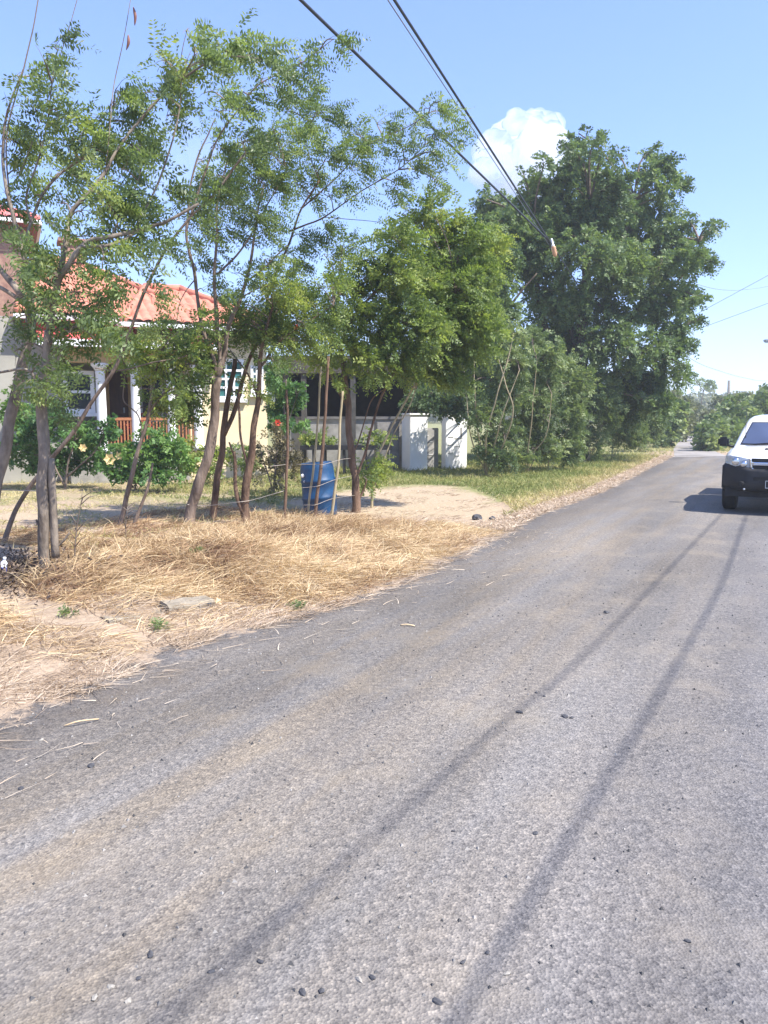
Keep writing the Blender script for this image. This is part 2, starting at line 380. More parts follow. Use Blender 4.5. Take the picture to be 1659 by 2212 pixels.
def soil():
    m, nt, out = new_mat('soil')
    L = nt.links
    p = N(nt, 'ShaderNodeBsdfPrincipled')
    tc = N(nt, 'ShaderNodeTexCoord')
    n1 = N(nt, 'ShaderNodeTexNoise'); n1.inputs['Scale'].default_value = 0.7; n1.inputs['Detail'].default_value = 8; n1.inputs['Roughness'].default_value = 0.7
    L.new(tc.outputs['Object'], n1.inputs['Vector'])
    n2 = N(nt, 'ShaderNodeTexNoise'); n2.inputs['Scale'].default_value = 16; n2.inputs['Detail'].default_value = 6; n2.inputs['Roughness'].default_value = 0.7
    L.new(tc.outputs['Object'], n2.inputs['Vector'])
    dry = ramp(nt, [(0.3, (0.24, 0.175, 0.12)), (0.7, (0.44, 0.345, 0.25))], n2.outputs[0])
    green = ramp(nt, [(0.3, (0.13, 0.15, 0.055)), (0.55, (0.24, 0.23, 0.10)), (0.75, (0.38, 0.33, 0.18))], n2.outputs[0])
    sand = ramp(nt, [(0.3, (0.27, 0.205, 0.135)), (0.55, (0.40, 0.315, 0.215)), (0.75, (0.47, 0.385, 0.28))], n2.outputs[0])
    a1 = N(nt, 'ShaderNodeAttribute', attribute_name='green'); a2 = N(nt, 'ShaderNodeAttribute', attribute_name='sand')
    def soft(att):
        s = N(nt, 'ShaderNodeMath', operation='ADD'); L.new(att.outputs['Fac'], s.inputs[0])
        h = N(nt, 'ShaderNodeMath', operation='MULTIPLY_ADD'); L.new(n1.outputs[0], h.inputs[0]); h.inputs[1].default_value = 1.2; h.inputs[2].default_value = -0.6
        L.new(h.outputs[0], s.inputs[1])
        r = ramp(nt, [(0.35, (0, 0, 0)), (0.65, (1, 1, 1))], s.outputs[0])
        return r.outputs[0]
    x1 = N(nt, 'ShaderNodeMix', data_type='RGBA'); L.new(soft(a1), x1.inputs[0]); L.new(dry.outputs[0], x1.inputs[6]); L.new(green.outputs[0], x1.inputs[7])
    x2 = N(nt, 'ShaderNodeMix', data_type='RGBA'); L.new(soft(a2), x2.inputs[0]); L.new(x1.outputs[2], x2.inputs[6]); L.new(sand.outputs[0], x2.inputs[7])
    L.new(x2.outputs[2], p.inputs['Base Color'])
    b = N(nt, 'ShaderNodeBump'); b.inputs['Strength'].default_value = 0.6; b.inputs['Distance'].default_value = 0.03
    L.new(n2.outputs[0], b.inputs['Height']); L.new(b.outputs[0], p.inputs['Normal'])
    p.inputs['Roughness'].default_value = 0.95; p.inputs['Specular IOR Level'].default_value = 0.15
    L.new(p.outputs[0], out.inputs[0])
    return m
M['soil'] = soil()
# ------------------------------------------------------------------ light and sky
SUN_H = Vector((0.879, -0.477, 0))
SUN_EL = R(55)
world = bpy.data.worlds.new('World'); SC.world = world; world.use_nodes = True
wt = world.node_tree; wt.nodes.clear()
wo = N(wt, 'ShaderNodeOutputWorld'); bg = N(wt, 'ShaderNodeBackground')
sky = N(wt, 'ShaderNodeTexSky', sky_type='NISHITA')
sky.sun_disc = False; sky.sun_elevation = SUN_EL; sky.sun_rotation = math.atan2(SUN_H.x, SUN_H.y)
sky.air_density = 1.0; sky.dust_density = 0.4; sky.ozone_density = 2.0; sky.altitude = 20
bg.inputs[1].default_value = 0.15
tn = N(wt, 'ShaderNodeMix', data_type='RGBA', blend_type='MULTIPLY'); tn.inputs[0].default_value = 1; tn.inputs[7].default_value = (0.87, 1.02, 1.5, 1)
gm_ = N(wt, 'ShaderNodeGamma'); gm_.inputs[1].default_value = 0.72
wt.links.new(sky.outputs[0], gm_.inputs[0]); wt.links.new(gm_.outputs[0], tn.inputs[6]); wt.links.new(tn.outputs[2], bg.inputs[0]); wt.links.new(bg.outputs[0], wo.inputs[0])
sd = bpy.data.lights.new('sun', 'SUN'); sd.energy = 4.6; sd.angle = R(0.53); sd.color = (1.0, 0.95, 0.88)
so = bpy.data.objects.new('sun', sd); COL.objects.link(so)
tos = Vector((SUN_H.x * math.cos(SUN_EL), SUN_H.y * math.cos(SUN_EL), math.sin(SUN_EL)))
so.rotation_euler = tos.to_track_quat('Z', 'Y').to_euler()
so.location = (20, -10, 40)
SC.view_settings.view_transform = 'Standard'; SC.view_settings.look = 'None'
SC.view_settings.exposure = 1.13; SC.view_settings.gamma = 1.0
SC.render.engine = 'CYCLES'
SC.cycles.max_bounces = 8; SC.cycles.diffuse_bounces = 3; SC.cycles.transmission_bounces = 4; SC.cycles.transparent_max_bounces = 12
SC.cycles.use_denoising = True; SC.cycles.volume_bounces = 6; SC.cycles.max_bounces = 10
SC.cycles.caustics_reflective = False; SC.cycles.caustics_refractive = False

# ------------------------------------------------------------------ ground, road
HAZE = 0.0013; HAZE_TOP = 26.0
ROAD = R(27)
U = Vector((math.sin(ROAD), math.cos(ROAD), 0)); NR = Vector((math.cos(ROAD), -math.sin(ROAD), 0))
edge_px = [(0, 1548), (180, 1468), (360, 1392), (560, 1342), (700, 1306), (830, 1262), (960, 1203), (1060, 1155), (1150, 1112), (1290, 1062), (1400, 1008), (1447, 985)]
E = [gnd(*p) for p in edge_px]
E = [Vector((-6.5, -14, 0)), Vector((-3.6, 0.5, 0)), Vector((-2.75, 3.2, 0))] + E
EN = np.array([(p.x, p.y) for p in E])

def edge_dist(x, y):
    """signed distance to the left road edge, positive on the verge side; also the arc parameter"""
    x = np.asarray(x, float); y = np.asarray(y, float)
    best = np.full(x.shape, 1e9); sg = np.zeros(x.shape)
    for i in range(len(EN) - 1):
        a, b = EN[i], EN[i + 1]; ab = b - a; l2 = (ab ** 2).sum()
        lo, hi = 0.0, 1.0
        if i == len(EN) - 2: hi = 30.0
        t = np.clip(((x - a[0]) * ab[0] + (y - a[1]) * ab[1]) / l2, lo, hi)
        dx = x - (a[0] + t * ab[0]); dy = y - (a[1] + t * ab[1])
        d = np.hypot(dx, dy); cr = ab[0] * dy - ab[1] * dx
        m = d < best
        best = np.where(m, d, best); sg = np.where(m, np.sign(cr), sg)
    return best * sg

def sstep(a, b, v):
    t = np.clip((v - a) / (b - a), 0, 1)
    return t * t * (3 - 2 * t)

_ph = rng.uniform(0, 6.28, (14, 3)); _fr = rng.uniform(0.6, 3.4, (14, 2)) * rng.choice([-1, 1], (14, 2))
def wob(x, y):
    s = 0
    for k in range(14): s = s + np.sin(x * _fr[k, 0] + y * _fr[k, 1] + _ph[k, 0]) / 14 * 1.9
    return s

# the driveway of bare sand
DRV = np.array([(gnd(*p).x, gnd(*p).y) for p in [(690, 1110), (600, 1085), (740, 1058), (900, 1047), (1010, 1052), (1080, 1080), (1110, 1102), (1060, 1128), (980, 1120), (850, 1116)]])
def in_poly(x, y, P):
    c = np.zeros(x.shape, bool); j = len(P) - 1
    for i in range(len(P)):
        xi, yi = P[i]; xj, yj = P[j]
        m = ((yi > y) != (yj > y)) & (x < (xj - xi) * (y - yi) / (yj - yi + 1e-12) + xi)
        c ^= m; j = i
    return c

def ground_h(x, y):
    x = np.asarray(x, float); y = np.asarray(y, float)
    d = edge_dist(x, y)
    m = sstep(0.15, 1.1, d) * (1 - sstep(5.0, 8.0, d)) * (1 - sstep(11.0, 13.5, y)) * sstep(-2, 2.5, y)
    h = m * (0.07 + 0.07 * wob(x * 1.4, y * 1.4))
    h = h + m * 0.16 * np.exp(-(((x + 1.9) / 1.3) ** 2 + ((y - 8.8) / 1.2) ** 2))
    h = h * np.where(in_poly(x, y, DRV), 0.15, 1.0)
    return np.maximum(h, 0.0)

xs = np.concatenate([[-1200, -400, -200, -100, -60, -40, -28, -20, -15, -12, -10], np.arange(-9, 5, 0.14), np.arange(5, 16, 0.6), [18, 22, 28, 40, 60, 100, 200, 400, 1200]])
ys = np.concatenate([[-300, -100, -40, -20, -12, -8, -5, -3, -1, 0.5, 1.5, 2.2], np.arange(2.6, 16, 0.14), np.arange(16, 40, 0.6), [42, 46, 52, 60, 75, 100, 150, 250, 400, 700, 1200]])
gx, gy = np.meshgrid(xs, ys)
gz = ground_h(gx, gy)
nx, ny = len(xs), len(ys)
gv = np.stack([gx.ravel(), gy.ravel(), gz.ravel()], 1)
idx = np.arange(nx * ny).reshape(ny, nx)
gf = np.stack([idx[:-1, :-1].ravel(), idx[:-1, 1:].ravel(), idx[1:, 1:].ravel(), idx[1:, :-1].ravel()], 1)
me = bpy.data.meshes.new('ground')
me.from_pydata(gv.tolist(), [], gf.tolist())
me.polygons.foreach_set('use_smooth', [True] * len(me.polygons))
gd = edge_dist(gx, gy)
sandw = np.where(in_poly(gx, gy, DRV), 0.72, 0.0)
for _ in range(4):
    q_ = np.pad(sandw, 1, mode='edge'); sandw = (q_[1:-1, 1:-1] * 2 + q_[:-2, 1:-1] + q_[2:, 1:-1] + q_[1:-1, :-2] + q_[1:-1, 2:]) / 6
sandw = np.maximum(sandw, 0.8 * np.exp(-(((gx + 5.5) / 4.2) ** 2 + ((gy - 13.8) / 1.3) ** 2)))
greenw = sstep(13.2, 15.5, gy) * sstep(0.6, 1.6, gd) * (0.45 + 0.5 * sstep(-4, 1, gx)) + 0.1 * sstep(4, 6, gd) * (1 - sstep(13, 14, gy)) + 0.7 * (gd < -4)
greenw = np.maximum(greenw, sstep(36, 40, gy) * 0.9)
for nm, w in (('green', greenw), ('sand', sandw)):
    a = me.attributes.new(nm, 'FLOAT', 'POINT'); a.data.foreach_set('value', w.ravel().astype(np.float32))
me.materials.append(M['soil'])
go = bpy.data.objects.new('ground', me); COL.objects.link(go); tag(go, kind='structure')

def strip(name, left, right, z, mat, cuts=8):
    mb = MB(); n = len(left); vs = []; fs = []
    for i in range(n):
        for k in range(cuts + 1):
            p = left[i].lerp(right[i], k / cuts); vs.append((p.x, p.y, z))
    for i in range(n - 1):
        for k in range(cuts):
            a = i * (cuts + 1) + k
            fs.append((a, a + 1, a + cuts + 2, a + cuts + 1))
    mb.add(vs, fs)
    o = mb.build(name, mat)
    if name == 'road':
        va = np.array(vs); e = np.exp(np.minimum(edge_dist(va[:, 0], va[:, 1]), 0) / 0.8)
        a_ = o.data.attributes.new('edge', 'FLOAT', 'POINT'); a_.data.foreach_set('value', e.astype(np.float32))
        a_ = o.data.attributes.new('lat', 'FLOAT', 'POINT'); a_.data.foreach_set('value', (-edge_dist(va[:, 0], va[:, 1]) / 6.2).astype(np.float32))
    return tag(o, kind='structure')

L_ = [p.copy() for p in E] + [Vector((14.6, 33.9, 0)), Vector((19, 35.5, 0)), Vector((30, 39, 0)), Vector((70, 48, 0))]
wd = [6.2] * len(E)
R_ = [p + NR * 6.2 for p in E]
R_ += [Vector((20.5, 29.0, 0)), Vector((23, 30.2, 0)), Vector((32, 33.5, 0)), Vector((71, 42.5, 0))]
strip('road', L_, R_, 0.004, M['asphalt'], 24)
tl = [gnd(1449, 984), gnd(1455, 970), gnd(1462, 960), gnd(1470, 951), gnd(1477, 946), gnd(1484, 942)]
tr = [gnd(1560, 984), gnd(1532, 970), gnd(1518, 961), gnd(1512, 952), gnd(1513, 946), gnd(1514, 942)]
tl += [tl[-1] + Vector((12, 26, 0))]; tr += [tr[-1] + Vector((12, 26, 0))]
tl[0] += Vector((0, -0.4, 0)); tr[0] += Vector((0, -0.4, 0))
M['track'] = rough_mat('track', (0.20, 0.185, 0.17), (0.34, 0.31, 0.28), 0.8, 0.9, 0.4, 9, 0.2)
strip('track', tl, tr, 0.008, M['track'], 6)
# pale concrete apron where the track leaves the road
ap = MB(); a0 = gnd(1452, 988); a1 = gnd(1590, 985)
ap.add([(a0.x, a0.y, 0.012), (a1.x, a1.y, 0.012), (a1.x + 0.1, a1.y + 0.3, 0.012), (a0.x + 0.1, a0.y + 0.32, 0.012)], [(0, 1, 2, 3)])
M['apron'] = rough_mat('apron', (0.34, 0.32, 0.29), (0.46, 0.43, 0.39), 1.5, 0.9, 0.3, 20)
tag(ap.build('concrete_apron', M['apron']), kind='structure')

# far low hills
def hills(name, Y, x0, x1, hmax, seed, mat):
    vs = []; fs = []; n = 90
    for i in range(n + 1):
        x = x0 + (x1 - x0) * i / n
        h = hmax * (0.45 + 0.55 * (0.5 + 0.5 * mnoise.noise(Vector((x * 0.004 + seed, seed, 0)))) + 0.10 * mnoise.noise(Vector((x * 0.03, seed, 3))))
        for k, (dy, f) in enumerate([(-160, 0), (-90, 0.45), (-30, 0.9), (0, 1), (60, 0.6), (160, 0)]):
            vs.append((x, Y + dy + 25 * mnoise.noise(Vector((x * 0.01, k, seed))), h * f - 0.5))
    for i in range(n):
        for k in range(5):
            a = i * 6 + k
            fs.append((a, a + 6, a + 7, a + 1))
    mb = MB(); mb.add(vs, fs, 0, True)
    return tag(mb.build(name, mat), kind='structure')
M['hill'] = rough_mat('hill', (0.055, 0.085, 0.06), (0.10, 0.13, 0.075), 0.05, 0.95, 0.3, 0.3)
hills('hills', 800, -1150, 1150, 20, 2.3, M['hill'])

# ------------------------------------------------------------------ grass
def blades(pos, head, length, width, lean, curl, lift=0.0):
    """strips of three quads; lean 0 upright .. 1 lying"""
    n = len(pos)
    hx, hy = np.cos(head), np.sin(head)
    ts = np.array([0, 0.33, 0.67, 1.0])
    P = np.zeros((n, 4, 3))
    side_r = rng.normal(0, 0.25, n)
    for k, t in enumerate(ts):
        out = length * (lean * t + curl * t * t * 0.6)
        up = length * ((1 - lean) * t * 1.0 - curl * 0.55 * t * t)
        P[:, k, 0] = pos[:, 0] + hx * out - hy * side_r * length * t * t
        P[:, k, 1] = pos[:, 1] + hy * out + hx * side_r * length * t * t
        P[:, k, 2] = pos[:, 2] + lift + np.maximum(up, 0.004 + 0.02 * t)
    tw = rng.uniform(-1.2, 1.2, n)
    sx = -hy * np.cos(tw); sy = hx * np.cos(tw); sz = np.sin(tw)
    S = np.stack([sx, sy, sz], 1)
    w = np.array([1.0, 0.9, 0.6, 0.08])
    V = np.zeros((n, 3, 4, 3))
    for k in range(3):
        a = S * (width * w[k] / 2)[:, None]; b = S * (width * w[k + 1] / 2)[:, None]
        V[:, k, 0] = P[:, k] - a; V[:, k, 1] = P[:, k] + a
        V[:, k, 2] = P[:, k + 1] + b; V[:, k, 3] = P[:, k + 1] - b
    return V.reshape(-1, 3)

def along_edge(n, y0, y1, d0, d1, pw=1.0):
    """random verge points: y range along the edge line, distance range from it"""
    out = []
    y = rng.uniform(y0, y1, n)
    xe = np.interp(y, EN[:, 1], EN[:, 0])
    i = np.clip(np.searchsorted(EN[:, 1], y) - 1, 0, len(EN) - 2)
    t = EN[i + 1] - EN[i]; t = t / np.linalg.norm(t, axis=1)[:, None]
    d = d0 + (d1 - d0) * rng.uniform(0, 1, n) ** pw
    x = xe - t[:, 1] * d; y2 = y + t[:, 0] * d
    return x, y2, d

def grass(name, mat, x, y, length, width, lean, curl, head, tint, lift=0.0):
    z = ground_h(x, y)
    pos = np.stack([x, y, z], 1)
    V = blades(pos, head, length, width, lean, curl, lift)
    o = quads(name, V, mat, np.repeat(tint, 3))
    return o

def flow(x, y):       # the way the wind and the mower laid the straw
    return -0.1 + 1.6 * wob(x * 0.8 + 3, y * 0.8) + 1.6 * wob(x * 3.1 + 1, y * 3.1) + rng.normal(0, 0.75, len(x))

# lodged straw on the verge in front of the trees
n = 64000
x, y, d = along_edge(n, 5.2, 11.6, -0.05, 3.6, 0.9)
keep = (wob(x * 2.2, y * 2.2) > -0.62) & (d > 0.28 * wob(x * 1.9 + 7, y * 1.9) + 0.1 * rng.uniform(-1, 1, n)) & ~in_poly(x, y, DRV) & (rng.uniform(0, 1, n) < np.clip(1.25 - 0.2 * d + 0.2 * (y > 7), 0.25, 1) * np.where((y < 7.0) & (d < 1.5), 0.22, 1.0))
x, y, d = x[keep], y[keep], d[keep]; n = len(x)
tint = np.clip(0.60 + 0.30 * wob(x * 1.1 + 9, y * 1.1) + 0.22 * wob(x * 3.7, y * 3.7 + 2) + rng.normal(0, 0.19, n) - 0.10 * (d > 1.8), 0, 1)
Ls = rng.uniform(0.14, 0.44, n) * np.clip(0.55 + 0.35 * d, 0.5, 1.1)
tag(grass('dry_grass', M['straw'], x, y, Ls, rng.uniform(0.004, 0.0085, n), np.clip(rng.normal(0.68, 0.2, n), 0.25, 0.98), rng.uniform(0.1, 1.1, n), flow(x, y), tint), 'golden dry grass lying in swathes along the verge', kind='stuff')
# rooted tufts standing out of the swathes
nt_ = 420; tx, ty, td = along_edge(nt_, 5.0, 11.4, 0.1, 3.4, 0.9)
kk = ~in_poly(tx, ty, DRV) & ((ty > 7.0) | (td > 1.4)); tx, ty = tx[kk], ty[kk]; nt_ = len(tx); nb = 34
x = np.repeat(tx, nb) + rng.normal(0, 0.035, nt_ * nb); y = np.repeat(ty, nb) + rng.normal(0, 0.035, nt_ * nb); n = len(x)
tint = np.clip(np.repeat(rng.normal(0.55, 0.2, nt_), nb) + rng.normal(0, 0.15, n), 0, 1)
tag(grass('grass_tufts', M['straw'], x, y, rng.uniform(0.12, 0.42, n) * np.repeat(rng.uniform(0.6, 1.2, nt_), nb), rng.uniform(0.004, 0.008, n), np.clip(rng.normal(0.42, 0.2, n), 0.02, 0.9), rng.uniform(0.1, 0.9, n), rng.uniform(0, 6.28, n), tint), 'rooted tufts of dry grass among the swathes', kind='stuff')
# thinner straw running back between the trunks
n = 22000
x, y, d = along_edge(n, 7.0, 12.5, 2.6, 6.2, 1.4)
k = (wob(x * 1.5, y * 1.5) > -0.3) & ~in_poly(x, y, DRV) & (y < 15); x, y = x[k], y[k]; n = len(x)
tint = np.clip(0.42 + 0.3 * wob(x * 1.3, y * 1.3) + rng.normal(0, 0.2, n), 0, 1)
tag(grass('thin_straw', M['straw'], x, y, rng.uniform(0.08, 0.32, n), rng.uniform(0.005, 0.010, n), np.clip(rng.normal(0.65, 0.22, n), 0.1, 0.98), rng.uniform(0.1, 0.9, n), flow(x, y), tint), 'thin brown straw between the tree trunks', kind='stuff')
# paler thin grass nearest the camera and along the edge
n = 40000
x, y, d = along_edge(n, 3.4, 12.0, -0.22, 2.4, 1.3)
keep = (rng.uniform(0, 1, n) < np.where(y < 7.2, 0.7, 0.25)) & ((wob(x * 2.6, y * 2.6) > -0.2) | (y > 7.2))
x, y, d = x[keep], y[keep], d[keep]; n = len(x)
tint = np.clip(0.5 + 0.2 * wob(x * 1.6, y * 1.6 + 4) + rng.normal(0, 0.2, n), 0, 1)
tag(grass('pale_dry_grass', M['straw_pale'], x, y, rng.uniform(0.06, 0.26, n), rng.uniform(0.003, 0.007, n), rng.uniform(0.4, 1.0, n), rng.uniform(0, 0.6, n), flow(x, y), tint), 'pale bleached grass thinning out at the road edge', kind='stuff')
# yard behind the first trees, patchy and thin
n = 30000
x = rng.uniform(-11, 0.5, n); y = rng.uniform(8.5, 21, n); d = edge_dist(x, y)
keep = (d > 3.0) & ~in_poly(x, y, DRV) & (wob(x * 1.1, y * 1.1) > -0.15)
x, y, d = x[keep], y[keep], d[keep]; n = len(x)
tint = np.clip(0.84 + 0.3 * wob(x * 0.9 + 5, y * 0.9) + rng.normal(0, 0.18, n), 0, 1)
tag(grass('yard_grass', M['lawn'], x, y, rng.uniform(0.05, 0.22, n), rng.uniform(0.006, 0.012, n), rng.uniform(0.1, 0.8, n), rng.uniform(0, 0.7, n), rng.uniform(0, 6.28, n), tint), 'patchy half dry grass in the yard behind the trees', kind='stuff')
# greener lawn beyond the driveway
n = 70000
x, y, d = along_edge(n, 13.2, 33, 0.35, 9.5, 1.25)
keep = ~in_poly(x, y, DRV) & (y < 34)
x, y, d = x[keep], y[keep], d[keep]; n = len(x)
tint = np.clip(0.50 + 0.26 * wob(x * 0.7, y * 0.7 + 2) + rng.normal(0, 0.18, n) + 0.35 * (1 - sstep(0.4, 1.6, d)), 0, 1)
tag(grass('lawn_grass', M['lawn'], x, y, rng.uniform(0.07, 0.26, n), rng.uniform(0.009, 0.017, n), rng.uniform(0.05, 0.7, n), rng.uniform(0, 0.7, n), rng.uniform(0, 6.28, n), tint), 'green and yellow grass beyond the sandy drive', kind='stuff')
# dry fringe along the far road edge
n = 16000
x, y, d = along_edge(n, 11.6, 33, -0.12, 0.6, 1.5)
keep = ~(in_poly(x, y, DRV) & (d > 0.3)); x, y, d = x[keep], y[keep], d[keep]; n = len(x)
tint = np.clip(0.6 + rng.normal(0, 0.2, n), 0, 1)
tag(grass('fringe_grass', M['straw_pale'], x, y, rng.uniform(0.06, 0.2, n), rng.uniform(0.006, 0.014, n), rng.uniform(0.3, 0.9, n), rng.uniform(0, 0.7, n), rng.uniform(0, 6.28, n), tint), 'dry yellow grass fringing the far road edge', kind='stuff')
# grass on both sides of the track and behind the pickup
n = 16000
x = rng.uniform(8, 34, n); y = rng.uniform(33.5, 62, n)
tlx = np.interp(y, [p.y for p in tl], [p.x for p in tl]); trx = np.interp(y, [p.y for p in tr], [p.x for p in tr])
keep = ((x < tlx - 0.05) & (x > tlx - 4)) | ((x > trx + 0.05) & (x < trx + 5) & (y > 35.5))
x, y = x[keep], y[keep]; n = len(x)
tint = np.clip(0.75 + rng.normal(0, 0.18, n), 0, 1)
tag(grass('track_grass', M['lawn'], x, y, rng.uniform(0.12, 0.4, n), rng.uniform(0.02, 0.035, n), rng.uniform(0.05, 0.7, n), rng.uniform(0, 0.7, n), rng.uniform(0, 6.28, n), tint), 'yellow grass beside the far track', kind='stuff')
# sparse straw lying over the sandy drive
n = 5000
x = rng.uniform(DRV[:, 0].min() - 0.3, DRV[:, 0].max() + 0.3, n); y = rng.uniform(DRV[:, 1].min() - 0.3, DRV[:, 1].max() + 0.3, n)
k = (edge_dist(x, y) > 0) & (wob(x * 1.8, y * 1.8) > 0.0); x, y = x[k], y[k]; n = len(x)
tag(grass('drive_straw', M['straw_pale'], x, y, rng.uniform(0.04, 0.18, n), rng.uniform(0.006, 0.012, n), rng.uniform(0.7, 1.0, n), rng.uniform(0, 0.4, n), flow(x, y), np.clip(rng.normal(0.5, 0.2, n), 0, 1)), 'thin trodden straw over the sandy drive', kind='stuff')
# broken straw and chaff on the bare soil at the road edge
n = 16000
x, y, d = along_edge(n, 3.2, 12, -0.75, 2.2, 1.0)
k = rng.uniform(0, 1, n) < np.clip(1 + d * 3.2, 0.012, 1); x, y, d = x[k], y[k], d[k]; n = len(x)
tag(grass('chaff', M['straw_pale'], x, y, rng.uniform(0.012, 0.07, n), rng.uniform(0.002, 0.0045, n), np.full(n, 1.0), rng.uniform(0, 0.3, n), rng.uniform(0, 6.28, n), np.clip(rng.normal(0.45, 0.3, n), 0, 1), 0.006), 'broken chaff trodden into the soil at the road edge', kind='stuff')
# loose straws blown on to the tarmac
n = 380
x, y, d = along_edge(n, 3.4, 12, -1.2, 0.0, 0.45); d = -d
tint = np.clip(0.75 + rng.normal(0, 0.15, n), 0, 1)
tag(grass('loose_straw', M['straw_pale'], x, y, rng.uniform(0.04, 0.2, n), rng.uniform(0.003, 0.006, n), np.full(n, 1.0), rng.uniform(0, 0.2, n), flow(x, y), tint, 0.008), 'loose straws scattered on the tarmac edge', kind='stuff')

# dark leaf litter under the trees at the left edge
n = 5200
x = rng.normal(-4.0, 0.45, n); y = rng.normal(7.9, 0.5, n)
z = ground_h(x, y) + np.abs(rng.normal(0, 0.05, n)) + 0.06 * np.exp(-(((x + 4.05) / 0.5) ** 2 + ((y - 8.0) / 0.5) ** 2))
a = rng.uniform(0, 6.28, n); s = rng.uniform(0.012, 0.034, n)
t1 = np.stack([np.cos(a), np.sin(a), rng.normal(0, 0.5, n)], 1) * s[:, None]
t2 = np.stack([-np.sin(a), np.cos(a), rng.normal(0, 0.5, n)], 1) * (s * 0.45)[:, None]
c = np.stack([x, y, z], 1)
V = np.stack([c - t1, c - t2, c + t1, c + t2], 1)
tag(quads('leaf_litter', V, M['litter_leaf'], rng.uniform(0, 1, n)), 'heap of dark dead leaves at the left edge of the verge', kind='stuff')

# the air: pale haze over the whole place
m_, nt_, out_ = new_mat('haze')
vp_ = N(nt_, 'ShaderNodeVolumePrincipled'); vp_.inputs['Color'].default_value = (0.86, 0.92, 1.0, 1); vp_.inputs['Density'].default_value = HAZE; vp_.inputs['Anisotropy'].default_value = 0.25
nt_.links.new(vp_.outputs[0], out_.inputs['Volume'])
hz_ = MB(); hz_.box((-1300, -350, -1.5), (1300, 1300, HAZE_TOP)); tag(hz_.build('haze', m_), 'pale blue haze in the air', kind='stuff')
# ------------------------------------------------------------------ trees
WIND = np.array([0.75, 0.1, -0.06])

def catmull(pts, sub=5):
    if len(pts) < 3: 
        return [pts[0].lerp(pts[-1], i / sub) for i in range(sub + 1)]
    out = []
    q = [pts[0] * 2 - pts[1]] + pts + [pts[-1] * 2 - pts[-2]]
    for i in range(1, len(q) - 2):
        for k in range(sub):
            t = k / sub; a, b, c, d = q[i - 1], q[i], q[i + 1], q[i + 2]
            out.append(0.5 * ((2 * b) + (-a + c) * t + (2 * a - 5 * b + 4 * c - d) * t * t + (-a + 3 * b - 3 * c + d) * t ** 3))
    out.append(pts[-1])
    return out

def leaf_sprays(O, D, L, pairs, ll, lw, droop=0.25, tint=None):
    """pinnate leaves: a drooping midrib with leaflets on both sides"""
    n = len(O)
    D = D / (np.linalg.norm(D, axis=1)[:, None] + 1e-9)
    rv = rng.normal(0, 1, (n, 3)); rv[:, 2] *= 0.5
    S = np.cross(D, rv); S /= (np.linalg.norm(S, axis=1)[:, None] + 1e-9)
    S[:, 2] *= 0.6; S /= (np.linalg.norm(S, axis=1)[:, None] + 1e-9)
    Nn = np.cross(D, S)
    L = np.asarray(L)
    V = np.zeros((n, pairs, 2, 4, 3), dtype=np.float32)
    for k in range(pairs):
        t = 0.18 + 0.82 * (k + 0.5) / pairs
        base = O + D * (L * t)[:, None]
        base[:, 2] -= droop * L * t * t
        sc = (0.65 + 0.6 * math.sin(math.pi * min(t * 0.95, 1))) 
        for j, sgn in enumerate((-1, 1)):
            ld = S * sgn + D * rng.uniform(0.3, 0.7, n)[:, None] + Nn * rng.normal(0, 0.35, n)[:, None]
            ld[:, 2] -= rng.uniform(0.0, 0.5, n)
            ld /= np.linalg.norm(ld, axis=1)[:, None]
            wv = np.cross(ld, Nn + rng.normal(0, 0.4, (n, 3))); wv /= (np.linalg.norm(wv, axis=1)[:, None] + 1e-9)
            l = (ll * sc * rng.uniform(0.75, 1.2, n))[:, None]; w = (lw * sc * rng.uniform(0.8, 1.2, n))[:, None]
            V[:, k, j, 0] = base
            V[:, k, j, 1] = base + ld * l * 0.5 + wv * w * 0.5
            V[:, k, j, 2] = base + ld * l
            V[:, k, j, 3] = base + ld * l * 0.5 - wv * w * 0.5
    if tint is None: tint = rng.uniform(0, 1, n)
    T = np.repeat(tint, pairs * 2) + rng.normal(0, 0.08, n * pairs * 2)
    return V.reshape(-1, 3), np.clip(T, 0, 1)

